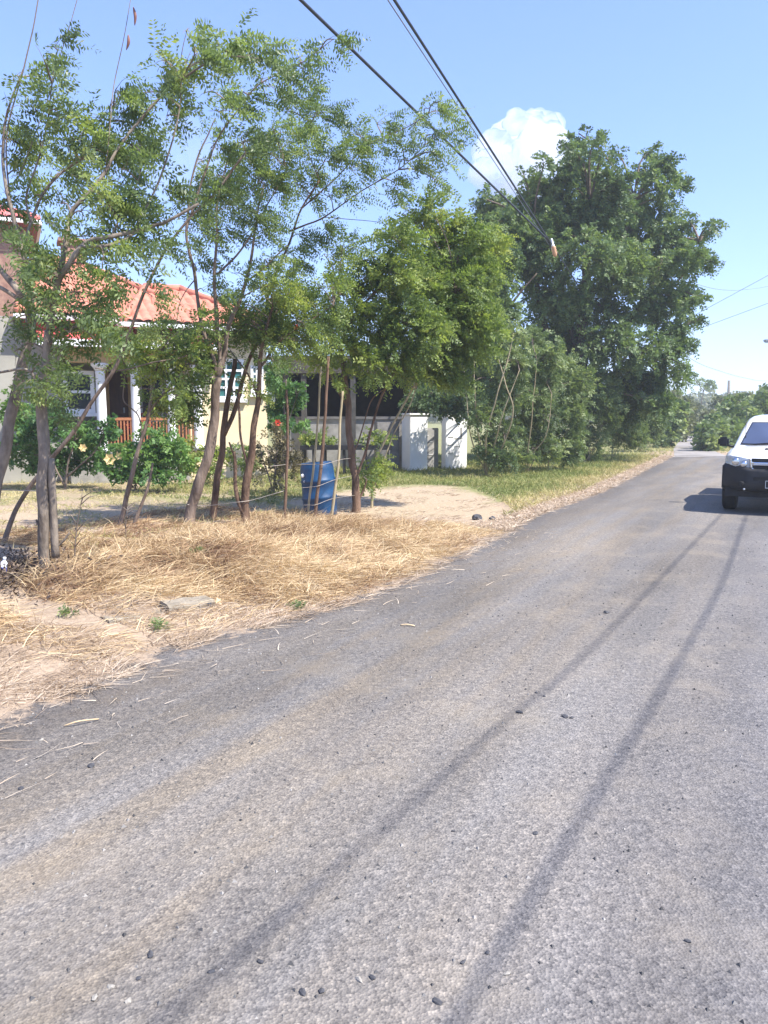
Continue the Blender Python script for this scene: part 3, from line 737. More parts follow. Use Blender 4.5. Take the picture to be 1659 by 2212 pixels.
def grow_crown(limb_pts, blobs, Y, p, branches):
    """secondary limbs and twigs from the limbs into each clump; returns spray origins, directions, tints"""
    O, D, T = [], [], []
    pxm = FPX / Y
    for b in blobs:
        x, y, rx, ry = b[:4]
        dens = b[4] if len(b) > 4 else 1.0
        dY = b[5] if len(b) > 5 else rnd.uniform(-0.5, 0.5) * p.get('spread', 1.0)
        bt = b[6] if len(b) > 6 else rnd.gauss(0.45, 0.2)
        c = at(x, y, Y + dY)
        sx, sz = rx / pxm, ry / pxm
        sy = max(min(sx, sz) * 1.0, 0.5 * max(sx, sz)) * p.get('deep', 1.0)
        best, bs = None, 1e9
        for q in limb_pts:
            v = c - q
            cost = v.length + 0.9 * max(0, -v.z) + 0.25 * abs(v.y)
            if cost < bs: bs, best = cost, q
        s = best
        mid = s.lerp(c, 0.5) + Vector((rnd.uniform(-0.1, 0.1), rnd.uniform(-0.1, 0.1), 0.10 + rnd.uniform(-0.05, 0.1))) * (s - c).length
        sec = catmull([s, mid, c], 4)
        r0 = p['r2'] * (0.7 + 0.5 * min(1, (s - c).length))
        branches.tube(sec, [r0 * (1 - 0.6 * i / (len(sec) - 1)) for i in range(len(sec))], 4, cap=False)
        area = math.pi * sx * sz
        nt = max(3, int(area * p['twigs'] * dens * (1 + p.get('uneven', 0.25) * rnd.uniform(-1, 1)) + 0.5))
        for _ in range(nt):
            while True:
                u = Vector((rnd.uniform(-1, 1), rnd.uniform(-1, 1), rnd.uniform(-1, 1)))
                if u.length < 1: break
            q = c + Vector((u.x * sx + p.get('blow', 0) * sx, u.y * sy, u.z * sz))
            st = sec[rnd.randint(len(sec) // 2, len(sec) - 1)]
            m2 = st.lerp(q, 0.55) + Vector((0, 0, 0.12 * (q - st).length))
            branches.tube([st, m2, q], [p['r3'], p['r3'] * 0.75, p['r3'] * 0.35], 3, cap=False)
            dv = (q - st); 
            if dv.length < 1e-3: dv = Vector((0.1, 0, 0.1))
            dv = np.array(dv.normalized())
            for k in range(p['per_twig']):
                t = 0.35 + 0.65 * (k + rnd.random()) / p['per_twig']
                o = (st.lerp(m2, t / 0.55) if t < 0.55 else m2.lerp(q, (t - 0.55) / 0.45))
                O.append(tuple(o))
                d = dv * 0.5 + rng.normal(0, p.get('rand', 0.55), 3) + WIND * p.get('wind', 0.8) + np.array([0, 0, p.get('up', 0.0)])
                D.append(d)
                T.append(bt + rnd.gauss(0, 0.16))
    return O, D, T

P_NEAR = dict(r2=0.012, r3=0.0035, twigs=30, per_twig=5, L=(0.22, 0.41), pairs=8, ll=0.056, lw=0.020, droop=0.18, wind=1.15, rand=0.36, blow=0.22)
P_BIG = dict(r2=0.04, r3=0.008, twigs=24, per_twig=7, L=(0.25, 0.45), pairs=5, ll=0.115, lw=0.062, droop=0.3, wind=0.15, deep=1.1)
P_SHRUB = dict(uneven=0.5, r2=0.010, r3=0.004, twigs=30, per_twig=6, L=(0.18, 0.36), pairs=6, ll=0.085, lw=0.034, droop=0.2, wind=0.1, up=0.25)
P_GARDEN = dict(r2=0.010, r3=0.004, twigs=36, per_twig=6, L=(0.12, 0.22), pairs=4, ll=0.085, lw=0.05, droop=0.3, wind=0.0)
P_FAR = dict(r2=0.03, r3=0.01, twigs=7, per_twig=6, L=(0.4, 0.7), pairs=3, ll=0.26, lw=0.15, droop=0.2, wind=0.05, up=0.2)

def tree(name, label, cat, Y, base_px, limbs, blobs, p, leaf, bark, group=None, stubs=(), sides=8, lump=0.18, crown='crown', sink=0.12):
    """limbs: (points in view x, y [, depth step]; start radius; end radius)"""
    b = at(base_px[0], base_px[1], Y)
    t = empty(name, (b.x, b.y, max(0.0, float(ground_h(b.x, b.y)) * 0.5)), label, cat, group)
    tr = MB(); lp = []
    for pts, r0, r1 in limbs:
        P = [at(q[0], q[1], Y + (q[2] if len(q) > 2 else 0)) for q in pts]
        first = (pts[0][0], pts[0][1]) == tuple(base_px[:2])
        if first: P[0].z = min(P[0].z, t.location.z) - sink
        c = catmull(P, 6)
        n = len(c)
        rad = [r0 + (r1 - r0) * (i / (n - 1)) for i in range(n)]
        if first:
            for i in range(min(4, n)): rad[i] *= 1 + 0.35 * (1 - i / 4) ** 2
        wobbled = []
        for i, q in enumerate(c):
            e = min(1, min(i, n - 1 - i) / 3)
            wobbled.append(q + Vector((mnoise.noise(q * 2.1), mnoise.noise(q * 2.1 + Vector((9, 1, 4))), 0)) * (0.5 * rad[i] + 0.016) * e)
        tr.tube(wobbled, rad, sides if r0 > 0.02 else 5, True, lump=lump)
        lp += wobbled[n // 4:] if first else wobbled
    tr.build('trunk', bark, t)
    for pts, r in stubs:
        sb = MB(); P = [at(q[0], q[1], Y + (q[2] if len(q) > 2 else 0)) for q in pts]
        sb.tube(catmull(P, 3), [r * (1 - 0.25 * i / (len(pts) * 3)) for i in range(len(catmull(P, 3)))], 6, True, lump=0.1)
        s = sb.build('cut_branch', bark, t)
    if blobs:
        br = MB()
        O, D, T = grow_crown(lp, blobs, Y, p, br)
        O = np.array(O); D = np.array(D); T = np.clip(np.array(T), 0, 1)
        V, TT = leaf_sprays(O, D, rng.uniform(p['L'][0], p['L'][1], len(O)), p['pairs'], p['ll'], p['lw'], p['droop'], T)
        q4 = [br.v[i] for f in br.f for i in f]
        quads(crown, V, leaf, TT, t, extra=(q4, M['twig']))
    return t

def blob_line(pts, r, n, dens=1.0, jit=0.4):
    out = []
    for i in range(n):
        f = i / max(1, n - 1) * (len(pts) - 1); k = min(int(f), len(pts) - 2); u = f - k
        x = pts[k][0] * (1 - u) + pts[k + 1][0] * u; y = pts[k][1] * (1 - u) + pts[k + 1][1] * u
        out.append((x + rnd.uniform(-jit, jit) * r, y + rnd.uniform(-jit, jit) * r, r * rnd.uniform(0.8, 1.3), r * rnd.uniform(0.6, 0.95), dens))
    return out

GN = 'slender feathery trees along the verge'
# tree leaning in from the left edge
tree('feathery_tree', 'grey leaning tree cut by the left edge, pale trunk forking below the upper roof', 'tree', 9.0, (-48, 1225),
     [([(-48, 1225), (-18, 1080), (14, 960), (36, 850), (54, 740), (68, 668)], 0.068, 0.052),
      ([(68, 668), (35, 625), (2, 585, 0.1), (-40, 520, 0.2), (-60, 420, 0.3)], 0.042, 0.02),
      ([(68, 668), (63, 600, -0.1), (47, 540, -0.2), (24, 450, -0.2), (6, 350), (16, 250), (50, 150)], 0.034, 0.008),
      ([(47, 540, -0.2), (66, 480), (112, 395, 0.1), (180, 335, 0.2), (232, 275, 0.3), (258, 200, 0.3)], 0.018, 0.006),
      ([(66, 480), (60, 420), (95, 300), (112, 180), (128, 95)], 0.013, 0.004),
      ([(24, 450), (14, 300), (60, 120), (88, -30)], 0.010, 0.006),
      ([(0, 455), (45, 370), (110, 190), (175, -30)], 0.006, 0.004),
      ([(68, 668), (30, 640), (-20, 610)], 0.03, 0.02)],
     [(112, 100, 38, 30), (95, 130, 35, 35), (75, 175, 45, 40), (28, 165, 35, 30), (20, 235, 35, 45), (75, 235, 45, 40), (120, 235, 35, 30),
      (35, 310, 45, 45), (95, 310, 50, 45), (150, 250, 35, 30, 0.7), (180, 280, 50, 45), (215, 255, 45, 45), (252, 190, 30, 40), (245, 230, 40, 40),
      (268, 265, 40, 35), (205, 320, 55, 45), (150, 350, 50, 45), (50, 380, 50, 40), (110, 390, 50, 40), (20, 435, 40, 40), (75, 440, 40, 30, 0.7),
      (262, 320, 45, 45), (300, 275, 30, 22, 0.7), (305, 325, 25, 15, 0.6), (-5, 330, 40, 70), (-20, 480, 40, 60), (160, 300, 45, 35), (225, 350, 45, 35)],
     P_NEAR, M['leaf_feather'], M['bark_grey'], GN)

# straight trunk in front of it
tree('feathery_tree', 'slim straight trunk at the left with a dark split stump grown against its foot', 'tree', 8.2, (100, 1252),
     [([(100, 1252), (97, 1150), (97, 1050), (95, 940), (92, 850), (97, 780), (106, 715)], 0.062, 0.045),
      ([(106, 715), (118, 640, 0.1), (135, 560, 0.1), (146, 480, 0.2), (156, 452, 0.2), (186, 420, 0.2), (228, 370, 0.3), (258, 318, 0.4), (330, 228, 0.5), (389, 168, 0.5), (440, 126, 0.5), (506, 106, 0.5)], 0.030, 0.007),
      ([(106, 715), (122, 620, -0.1), (150, 570, -0.2), (188, 523, -0.2), (240, 512, -0.2), (292, 500, -0.1), (335, 487), (362, 478), (430, 440)], 0.032, 0.014),
      ([(292, 500, -0.1), (325, 430), (352, 361), (374, 300), (387, 241), (391, 172)], 0.013, 0.006),
      ([(240, 512, -0.2), (272, 450), (296, 390), (305, 330)], 0.010, 0.005),
      ([(175, 533, -0.3), (226, 532, -0.3), (262, 522, -0.2), (292, 503, -0.1)], 0.016, 0.013),
      ([(92, 850), (60, 800, -0.1), (-5, 805, -0.2)], 0.016, 0.012),
      ([(389, 168, 0.5), (395, 110, 0.5), (405, 60, 0.5)], 0.006, 0.003),
      ([(228, 370, 0.3), (246, 200, 0.3), (268, 80, 0.3), (288, -30, 0.3)], 0.006, 0.003)],
     [(190, 400, 55, 45), (240, 395, 50, 45), (262, 365, 45, 40), (130, 440, 40, 35), (180, 460, 50, 40), (220, 450, 45, 40), (255, 450, 40, 45), (265, 500, 35, 40),
      (200, 510, 45, 40), (225, 560, 45, 35), (290, 560, 45, 40), (310, 470, 35, 45, 0.7), (180, 570, 50, 35, 1, -0.3, 0.75), (150, 590, 45, 30, 1, -0.2, 0.75), (100, 480, 30, 25, 0.7),
      (355, 130, 40, 25), (340, 110, 20, 20), (372, 155, 30, 20), (405, 65, 28, 25), (420, 100, 35, 25), (445, 130, 40, 22), (400, 130, 40, 30), (470, 90, 25, 20), (480, 110, 35, 22), (515, 85, 35, 18), (550, 95, 35, 20), (545, 125, 35, 18, 0.7), (350, 170, 25, 18), (350, 200, 25, 25),
      (310, 200, 25, 20, 0.6), (290, 320, 30, 25), (340, 400, 22, 22, 0.7), (360, 250, 16, 25, 0.5), (310, 430, 35, 35), (130, 660, 45, 40), (150, 720, 55, 50), (105, 740, 40, 40), (150, 760, 45, 30), (110, 800, 35, 35), (60, 700, 40, 40), (120, 560, 45, 30), (205, 730, 30, 30), (140, 690, 50, 40), (30, 760, 40, 50), (80, 820, 40, 40), (20, 850, 35, 45), (90, 890, 35, 30), (185, 655, 35, 28), (30, 640, 45, 35), (60, 590, 40, 30), (15, 700, 35, 35), (60, 650, 45, 30), (25, 560, 35, 25), (215, 640, 35, 25), (18, 600, 34, 30, 1.6), (45, 560, 34, 28, 1.4), (20, 660, 36, 30, 1.6), (60, 625, 34, 28, 1.4), (-5, 540, 30, 30, 1.4)],
     P_NEAR, M['leaf_feather'], M['bark_grey'], GN,
     stubs=[([(120, 1205), (117, 1140), (113, 1060), (110, 990)], 0.045), ([(120, 1185), (140, 1165), (150, 1150)], 0.012), ([(92, 1100), (86, 1080), (83, 1070)], 0.012), ([(94, 1150), (82, 1132), (78, 1122)], 0.012)])

# thin pole leaning right across the house front
tree('feathery_tree', 'thin dark pole of a tree leaning right across the porch from the left edge', 'tree', 10.2, (2, 1172),
     [([(2, 1172), (30, 1110), (62, 1058), (112, 992), (162, 928), (205, 860), (252, 790), (290, 690), (330, 590), (372, 520), (410, 470), (470, 410), (530, 330)], 0.032, 0.012),
      ([(410, 470), (440, 380), (470, 300), (520, 230), (556, 185), (620, 150), (667, 125), (722, 83)], 0.014, 0.004)],
     [(330, 640, 30, 25, 0.6), (300, 700, 30, 25, 0.6), (420, 430, 40, 35), (470, 380, 40, 35), (455, 320, 40, 40), (520, 300, 50, 35), (470, 240, 45, 35), (520, 205, 45, 32), (440, 200, 40, 30, 0.8), (565, 170, 40, 28), (605, 150, 40, 25), (640, 130, 35, 22), (660, 150, 25, 20), (722, 85, 14, 12, 0.8), (575, 210, 40, 25, 0.7), (410, 500, 40, 35), (390, 440, 30, 40), (355, 530, 40, 40)],
     P_NEAR, M['leaf_feather'], M['bark'], GN)

# double stemmed sapling with cut ends
tree('feathery_tree', 'leafy double stemmed sapling with pale lopped branch ends in front of the porch', 'tree', 11.8, (252, 1146),
     [([(252, 1146), (276, 1060), (292, 1000), (308, 945), (322, 890), (334, 820), (345, 760)], 0.040, 0.018),
      ([(285, 1144), (312, 1075), (322, 1040), (330, 1000)], 0.028, 0.016),
      ([(322, 890), (352, 850), (376, 820), (398, 800)], 0.018, 0.014),
      ([(308, 945), (300, 900), (282, 880), (265, 860), (272, 800)], 0.012, 0.008),
      ([(322, 890), (340, 780), (364, 790)], 0.010, 0.008)],
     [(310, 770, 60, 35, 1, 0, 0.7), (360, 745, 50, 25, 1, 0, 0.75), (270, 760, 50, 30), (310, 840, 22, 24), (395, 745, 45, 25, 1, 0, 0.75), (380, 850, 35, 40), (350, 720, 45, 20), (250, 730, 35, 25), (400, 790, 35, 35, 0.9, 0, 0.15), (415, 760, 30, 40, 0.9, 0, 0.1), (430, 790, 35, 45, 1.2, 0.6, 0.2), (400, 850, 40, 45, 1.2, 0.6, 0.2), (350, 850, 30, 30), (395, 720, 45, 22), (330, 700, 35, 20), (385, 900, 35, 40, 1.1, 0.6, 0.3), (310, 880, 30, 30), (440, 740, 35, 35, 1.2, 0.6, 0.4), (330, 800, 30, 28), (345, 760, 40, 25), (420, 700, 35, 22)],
     dict(P_NEAR, wind=0.2, ll=0.06, lw=0.03), M['leaf_bright'], M['bark'], GN,
     stubs=[([(322, 890), (345, 862), (362, 840), (378, 826)], 0.014), ([(318, 905), (330, 862), (344, 838)], 0.010)])

# central forked tree
tree('feathery_tree', 'tallest forked tree with a curved lilac grey trunk left of the cream wall', 'tree', 12.0, (402, 1146),
     [([(402, 1146), (418, 1085), (436, 1030), (451, 965), (463, 890), (470, 815)], 0.088, 0.066),
      ([(470, 815), (455, 760), (431, 693), (424, 600), (408, 546), (403, 500), (410, 420), (430, 330), (465, 255)], 0.036, 0.008),
      ([(470, 815), (474, 765), (466, 680), (464, 600), (468, 513), (470, 436), (490, 350)], 0.040, 0.010),
      ([(470, 815), (484, 765), (497, 698), (520, 642), (529, 611), (546, 547), (551, 490), (570, 400)], 0.044, 0.010),
      ([(468, 594), (521, 540), (573, 452), (620, 370)], 0.018, 0.006),
      ([(522, 642), (560, 622), (595, 618)], 0.012, 0.006),
      ([(529, 611), (580, 570), (620, 530)], 0.016, 0.008),
      ([(450, 740, 0.1), (400, 770, -0.3), (330, 783, -0.5), (260, 800, -0.6), (205, 795, -0.7)], 0.013, 0.008),
      ([(424, 600), (390, 650, -0.2), (380, 700, -0.3)], 0.010, 0.005)],
     [(440, 350, 40, 45), (425, 420, 45, 45), (420, 470, 40, 40), (470, 400, 40, 40), (480, 450, 45, 40), (500, 350, 45, 40), (520, 400, 50, 40), (540, 345, 50, 40), (560, 390, 55, 45, 1.1, 0, 0.75), (580, 330, 50, 40, 1.1, 0, 0.75), (590, 420, 50, 40), (540, 450, 50, 35), (500, 500, 45, 35), (560, 490, 45, 35), (450, 530, 35, 30), (425, 580, 30, 30, 0.8), (440, 630, 35, 30, 0.8), (500, 590, 40, 30), (470, 640, 35, 30, 0.8), (530, 300, 45, 30), (590, 280, 50, 28), (400, 530, 30, 35, 0.8), (610, 300, 40, 30), (570, 560, 40, 30)],
     dict(P_NEAR, wind=0.9), M['leaf_feather'], M['bark'], GN)

# tree behind it with the long arching limb
tree('feathery_tree', 'dark trunked tree whose long limbs arch to the right under the power line', 'tree', 12.7, (452, 1140),
     [([(452, 1140), (466, 1060), (478, 975), (488, 895), (500, 835), (508, 775)], 0.062, 0.034),
      ([(484, 940), (515, 868), (526, 818), (534, 785), (560, 736), (572, 690), (580, 636), (598, 590), (624, 526), (652, 450), (690, 390)], 0.040, 0.012),
      ([(624, 500), (660, 486), (701, 469), (768, 421), (860, 366), (929, 303)], 0.016, 0.005),
      ([(652, 450), (730, 380), (800, 310), (880, 275), (935, 240)], 0.012, 0.004),
      ([(690, 390), (660, 300), (690, 230)], 0.008, 0.004),
      ([(701, 469), (770, 475), (820, 480)], 0.006, 0.004)],
     [(610, 620, 50, 40), (560, 600, 45, 35), (560, 660, 50, 40, 1.2, 0, 0.35), (620, 560, 45, 35), (650, 510, 45, 30), (640, 400, 50, 40), (660, 350, 50, 40), (650, 290, 45, 30), (680, 245, 45, 30), (710, 235, 25, 18, 0.8), (620, 240, 45, 28), (650, 210, 40, 22), (700, 350, 45, 35), (700, 420, 40, 30), (740, 330, 40, 30), (770, 290, 40, 28), (760, 370, 45, 28), (815, 265, 38, 25), (800, 320, 45, 28), (850, 300, 35, 25), (890, 275, 35, 22), (925, 235, 38, 28), (950, 220, 20, 14, 0.8), (960, 255, 30, 20), (975, 290, 28, 20), (930, 290, 40, 20), (880, 345, 40, 20), (920, 330, 35, 15, 0.8), (830, 385, 40, 22), (760, 430, 40, 20), (700, 480, 40, 22), (960, 345, 22, 28, 0.8), (945, 390, 25, 22, 0.8), (860, 405, 25, 18, 0.7), (590, 700, 45, 35, 1.3, 0, 0.3), (540, 720, 45, 30, 1.2, 0, 0.3)],
     dict(P_NEAR, wind=0.9), M['leaf_feather'], M['bark_brown'], GN)

# twin stemmed trunk to the right of it
tree('feathery_tree', 'twin stemmed trunk standing straight before the cream wall, forked near the ground', 'tree', 12.2, (527, 1138),
     [([(527, 1138), (533, 1080), (541, 1010), (549, 935), (555, 865), (559, 800), (566, 740), (590, 660)], 0.075, 0.018),
      ([(525, 1110), (514, 1065), (508, 1010), (505, 975)], 0.040, 0.022),
      ([(540, 1020), (524, 965), (517, 900), (514, 868)], 0.022, 0.016),
      ([(556, 855), (540, 820), (530, 800)], 0.018, 0.012),
      ([(559, 800), (600, 740), (660, 700), (720, 660)], 0.016, 0.006)],
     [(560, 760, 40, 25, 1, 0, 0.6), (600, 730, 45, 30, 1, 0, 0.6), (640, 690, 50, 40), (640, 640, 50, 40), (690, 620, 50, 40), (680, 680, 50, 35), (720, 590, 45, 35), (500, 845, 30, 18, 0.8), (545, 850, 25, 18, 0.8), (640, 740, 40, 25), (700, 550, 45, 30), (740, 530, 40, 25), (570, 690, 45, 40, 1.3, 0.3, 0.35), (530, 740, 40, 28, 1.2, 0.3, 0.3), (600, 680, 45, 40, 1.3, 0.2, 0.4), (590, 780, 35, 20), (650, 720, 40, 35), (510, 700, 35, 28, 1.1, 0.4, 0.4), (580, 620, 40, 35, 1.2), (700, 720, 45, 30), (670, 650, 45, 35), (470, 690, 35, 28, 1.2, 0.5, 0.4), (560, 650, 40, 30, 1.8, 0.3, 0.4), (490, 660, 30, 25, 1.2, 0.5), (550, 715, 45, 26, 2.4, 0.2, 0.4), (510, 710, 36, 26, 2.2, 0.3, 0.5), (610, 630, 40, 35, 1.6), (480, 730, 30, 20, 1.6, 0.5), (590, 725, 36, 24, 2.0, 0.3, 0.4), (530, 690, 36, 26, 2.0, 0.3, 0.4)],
     dict(P_NEAR, wind=0.5), M['leaf_bright'], M['bark_brown'], GN,
     stubs=[([(506, 985), (499, 966), (495, 955)], 0.018), ([(516, 872), (517, 845), (519, 835)], 0.018)])

# bright green tree beside the barrel
tree('feathery_tree', 'bright green tree with a peeling brown trunk just right of the blue drum', 'tree', 13.9, (768, 1108),
     [([(768, 1108), (768, 1045), (760, 985), (754, 920), (750, 855), (742, 800), (736, 750)], 0.078, 0.040),
      ([(766, 1040), (786, 985), (812, 887), (842, 823), (868, 771), (888, 735)], 0.026, 0.014),
      ([(752, 880), (728, 840), (716, 818)], 0.030, 0.022),
      ([(736, 750), (760, 690), (800, 640), (850, 600), (880, 540)], 0.026, 0.008),
      ([(736, 750), (710, 690), (720, 630)], 0.020, 0.008),
      ([(768, 1090), (785, 1060), (792, 1035)], 0.022, 0.014),
      ([(760, 985), (775, 950), (800, 870), (830, 840)], 0.014, 0.008)],
     [(740, 640, 50, 40), (780, 600, 50, 35), (820, 650, 55, 40), (760, 690, 55, 40), (700, 700, 50, 35), (810, 720, 60, 45), (740, 760, 50, 30), (870, 690, 55, 45), (860, 750, 55, 40), (800, 790, 45, 30), (850, 800, 45, 30), (900, 620, 50, 40), (840, 590, 45, 35), (790, 560, 45, 28), (860, 530, 50, 35), (690, 770, 45, 25, 0.8), (650, 770, 35, 25, 0.5, 0, 0.95), (720, 810, 30, 22, 0.7), (785, 1030, 25, 20, 0.8), (920, 720, 50, 45), (830, 510, 40, 25)],
     dict(P_NEAR, wind=0.35, ll=0.06, lw=0.030, twigs=60), M['leaf_bright'], M['bark_brown'], GN)

tree('feathery_tree', 'thin slanted pole tree right of the drum, holding a mass of yellow green leaves', 'tree', 14.6, (803, 1075),
     [([(803, 1075), (806, 1010), (840, 934), (880, 857), (914, 806), (950, 730), (985, 640)], 0.024, 0.014),
      ([(806, 1010), (800, 1040), (812, 1060)], 0.014, 0.012),
      ([(914, 806), (960, 790), (1010, 740)], 0.014, 0.007),
      ([(803, 1070), (845, 950), (882, 880), (905, 820)], 0.012, 0.010)],
     [(940, 760, 55, 45), (990, 740, 50, 45), (960, 690, 55, 45), (1000, 680, 55, 45), (930, 660, 50, 40), (980, 620, 55, 45), (1020, 640, 45, 45), (940, 590, 50, 40), (990, 560, 50, 40), (940, 530, 50, 35), (1030, 580, 45, 40), (1010, 500, 45, 30), (960, 480, 45, 28), (900, 570, 45, 35), (900, 500, 45, 30), (1040, 720, 35, 50), (920, 810, 45, 30, 1, 0, 0.5), (960, 820, 45, 30, 0.9, 0, 0.3), (890, 780, 40, 30), (795, 1010, 35, 25, 1, 0, 0.8), (1050, 530, 35, 40), (870, 460, 40, 25, 0.7), (920, 440, 40, 22, 0.7)],
     dict(P_NEAR, wind=0.35, ll=0.06, lw=0.030, twigs=60), M['leaf_bright'], M['bark_green'], GN)

# shaded tree by the white walls
tree('shade_tree', 'dark shaded tree hanging low over the white block walls', 'tree', 26.5, (1062, 1006),
     [([(1062, 1006), (1060, 930), (1056, 820), (1050, 700), (1056, 600), (1080, 520)], 0.11, 0.05),
      ([(1058, 850), (1010, 800), (960, 790), (900, 830)], 0.06, 0.02),
      ([(1052, 740), (1110, 650), (1160, 590)], 0.06, 0.02),
      ([(1050, 700), (990, 640), (930, 600)], 0.06, 0.02)],
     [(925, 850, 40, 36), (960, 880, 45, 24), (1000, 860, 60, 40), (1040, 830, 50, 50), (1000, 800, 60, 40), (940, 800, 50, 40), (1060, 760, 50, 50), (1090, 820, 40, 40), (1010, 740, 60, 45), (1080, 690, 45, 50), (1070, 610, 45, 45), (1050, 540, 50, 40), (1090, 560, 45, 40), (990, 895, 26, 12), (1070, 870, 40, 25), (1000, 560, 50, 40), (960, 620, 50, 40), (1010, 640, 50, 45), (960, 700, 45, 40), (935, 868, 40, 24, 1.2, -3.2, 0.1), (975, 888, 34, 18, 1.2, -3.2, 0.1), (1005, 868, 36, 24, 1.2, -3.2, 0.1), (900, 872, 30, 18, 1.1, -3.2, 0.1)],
     dict(P_BIG, twigs=22, ll=0.11, lw=0.065), M['leaf_dark'], M['bark_dark'])

# the big dark tree by the road
tree('shade_tree', 'huge dark dense tree towering over the road beyond the lawn', 'tree', 29.0, (1250, 997),
     [([(1250, 997), (1248, 900), (1255, 780), (1262, 660), (1270, 540), (1275, 440)], 0.34, 0.06),
      ([(1252, 830), (1320, 740), (1390, 650), (1430, 560)], 0.17, 0.04),
      ([(1252, 850), (1190, 740), (1160, 620), (1150, 520)], 0.17, 0.04),
      ([(1255, 780), (1210, 620, 0.5), (1200, 480, 0.8)], 0.12, 0.05),
      ([(1262, 660), (1330, 560, 0.5), (1370, 430, 0.8)], 0.12, 0.05),
      ([(1252, 830), (1360, 800), (1430, 770)], 0.10, 0.02),
      ([(1390, 650), (1470, 600), (1510, 520)], 0.05, 0.012)],
     [(1100, 450, 55, 40, 0.6), (1160, 415, 50, 40, 0.6), (1205, 400, 45, 45, 0.6), (1245, 345, 36, 42, 0.6), (1280, 375, 45, 45, 0.6), (1330, 395, 40, 40, 0.5), (1300, 330, 26, 28, 0.6), (1395, 365, 34, 32, 0.6), (1425, 385, 40, 45, 0.6), (1390, 440, 50, 45, 0.6), (1445, 450, 36, 45, 0.6), (1100, 500, 60, 50), (1150, 480, 70, 60), (1220, 480, 80, 60), (1300, 460, 80, 60), (1370, 500, 70, 55), (1440, 520, 55, 50), (1490, 480, 28, 22, 0.8), (1530, 490, 22, 9, 0.8), (1480, 560, 50, 45), (1520, 570, 28, 16, 0.8),
      (1130, 560, 60, 55), (1190, 560, 80, 60), (1270, 560, 80, 65), (1350, 580, 80, 60), (1420, 590, 70, 55), (1150, 640, 55, 60), (1220, 650, 80, 65), (1300, 660, 80, 65), (1380, 670, 75, 60), (1440, 660, 55, 55), (1480, 640, 30, 30), (1490, 690, 22, 16, 0.8), (1160, 730, 55, 55), (1230, 740, 75, 60), (1310, 750, 75, 60), (1390, 760, 70, 55), (1450, 740, 45, 45), (1470, 790, 25, 25), (1200, 820, 70, 50), (1290, 830, 75, 55), (1370, 840, 65, 50), (1430, 820, 45, 45), (1060, 470, 45, 30), (1050, 430, 40, 25, 0.7), (1350, 900, 60, 40), (1430, 880, 35, 30),
      (1250, 288, 10, 18, 1.2), (1222, 315, 14, 20, 1.2), (1285, 300, 12, 16, 1.2), (1335, 328, 12, 20, 1.2), (1412, 322, 14, 18, 1.2), (1445, 352, 14, 22, 1.2), (1470, 405, 16, 22, 1.2), (1175, 355, 16, 14, 1.2), (1130, 372, 18, 14, 1.2), (1550, 488, 10, 5, 1.2), (1515, 512, 14, 8, 1), (1540, 566, 12, 7, 1.2), (1505, 640, 14, 10, 1), (1514, 688, 9, 7, 1.2), (1498, 745, 14, 12, 1), (1480, 830, 16, 18, 1), (1500, 540, 14, 14, 1)],
     dict(P_BIG, spread=3.5, twigs=22, uneven=0.6), M['leaf_dark'], M['bark_dark'])

# ------------------------------------------------------------------ shrubs on the verge beyond the drive
GS = 'young shrubs along the verge beyond the drive'
def shrub(x, yb, label, blobs, stems, Y=None, p=None, leaf=None, group=GS, name='roadside_shrub', cat='shrub', bark=None, sr=0.016):
    g = gnd(x, yb); Y = g.y if Y is None else Y
    limbs = [(s, sr, sr * 0.4) for s in stems]
    limbs[0] = ([(x, yb)] + list(stems[0][1:]), sr * 1.3, sr * 0.4)
    return tree(name, label, cat, Y, (x, yb), limbs, blobs, p or P_SHRUB, leaf or M['leaf_hedge'], bark or M['bark_green'], group, sides=5, lump=0.05)

shrub(1052, 1030, 'tall thin multi stemmed shrub at the corner of the white wall', [(1065, 820, 40, 35), (1100, 780, 40, 35), (1055, 880, 35, 30), (1090, 870, 40, 40), (1060, 960, 40, 30), (1090, 940, 45, 35), (1110, 730, 35, 30), (1085, 990, 35, 22), (1075, 760, 35, 35), (1120, 790, 40, 40), (1040, 900, 35, 40), (1050, 980, 35, 25), (1115, 860, 35, 35)],
      [[(1052, 1030), (1050, 950, -0.5), (1072, 860, -0.9), (1098, 770, -0.9), (1110, 720, -0.9)], [(1052, 1025), (1022, 960, -0.3), (1010, 890, -0.5), (1002, 790, -0.5)], [(1050, 1020), (1032, 930, -0.3), (1026, 850, -0.6), (1024, 770, -0.6)], [(1052, 1020), (1085, 900, -0.8), (1122, 800, -0.9)], [(1060, 1020), (1108, 900, -0.8), (1092, 830, -0.9), (1072, 760, -0.9)]], sr=0.024)
shrub(1140, 1022, 'shrub with a bare pale stem between the white wall and the roadside bushes', [(1140, 860, 45, 45), (1180, 830, 45, 40), (1130, 930, 50, 40), (1170, 900, 50, 45), (1160, 970, 50, 35), (1190, 970, 40, 30), (1150, 800, 40, 35), (1120, 990, 35, 20), (1150, 740, 35, 35), (1185, 770, 40, 40), (1125, 840, 40, 40)],
      [[(1140, 1022), (1142, 960, -0.6), (1150, 880, -0.9), (1160, 780, -0.9)], [(1142, 1020), (1120, 960, -0.5), (1098, 900, -0.7)], [(1140, 990, -0.3), (1180, 940, -0.7), (1192, 850, -0.9)]], sr=0.022)
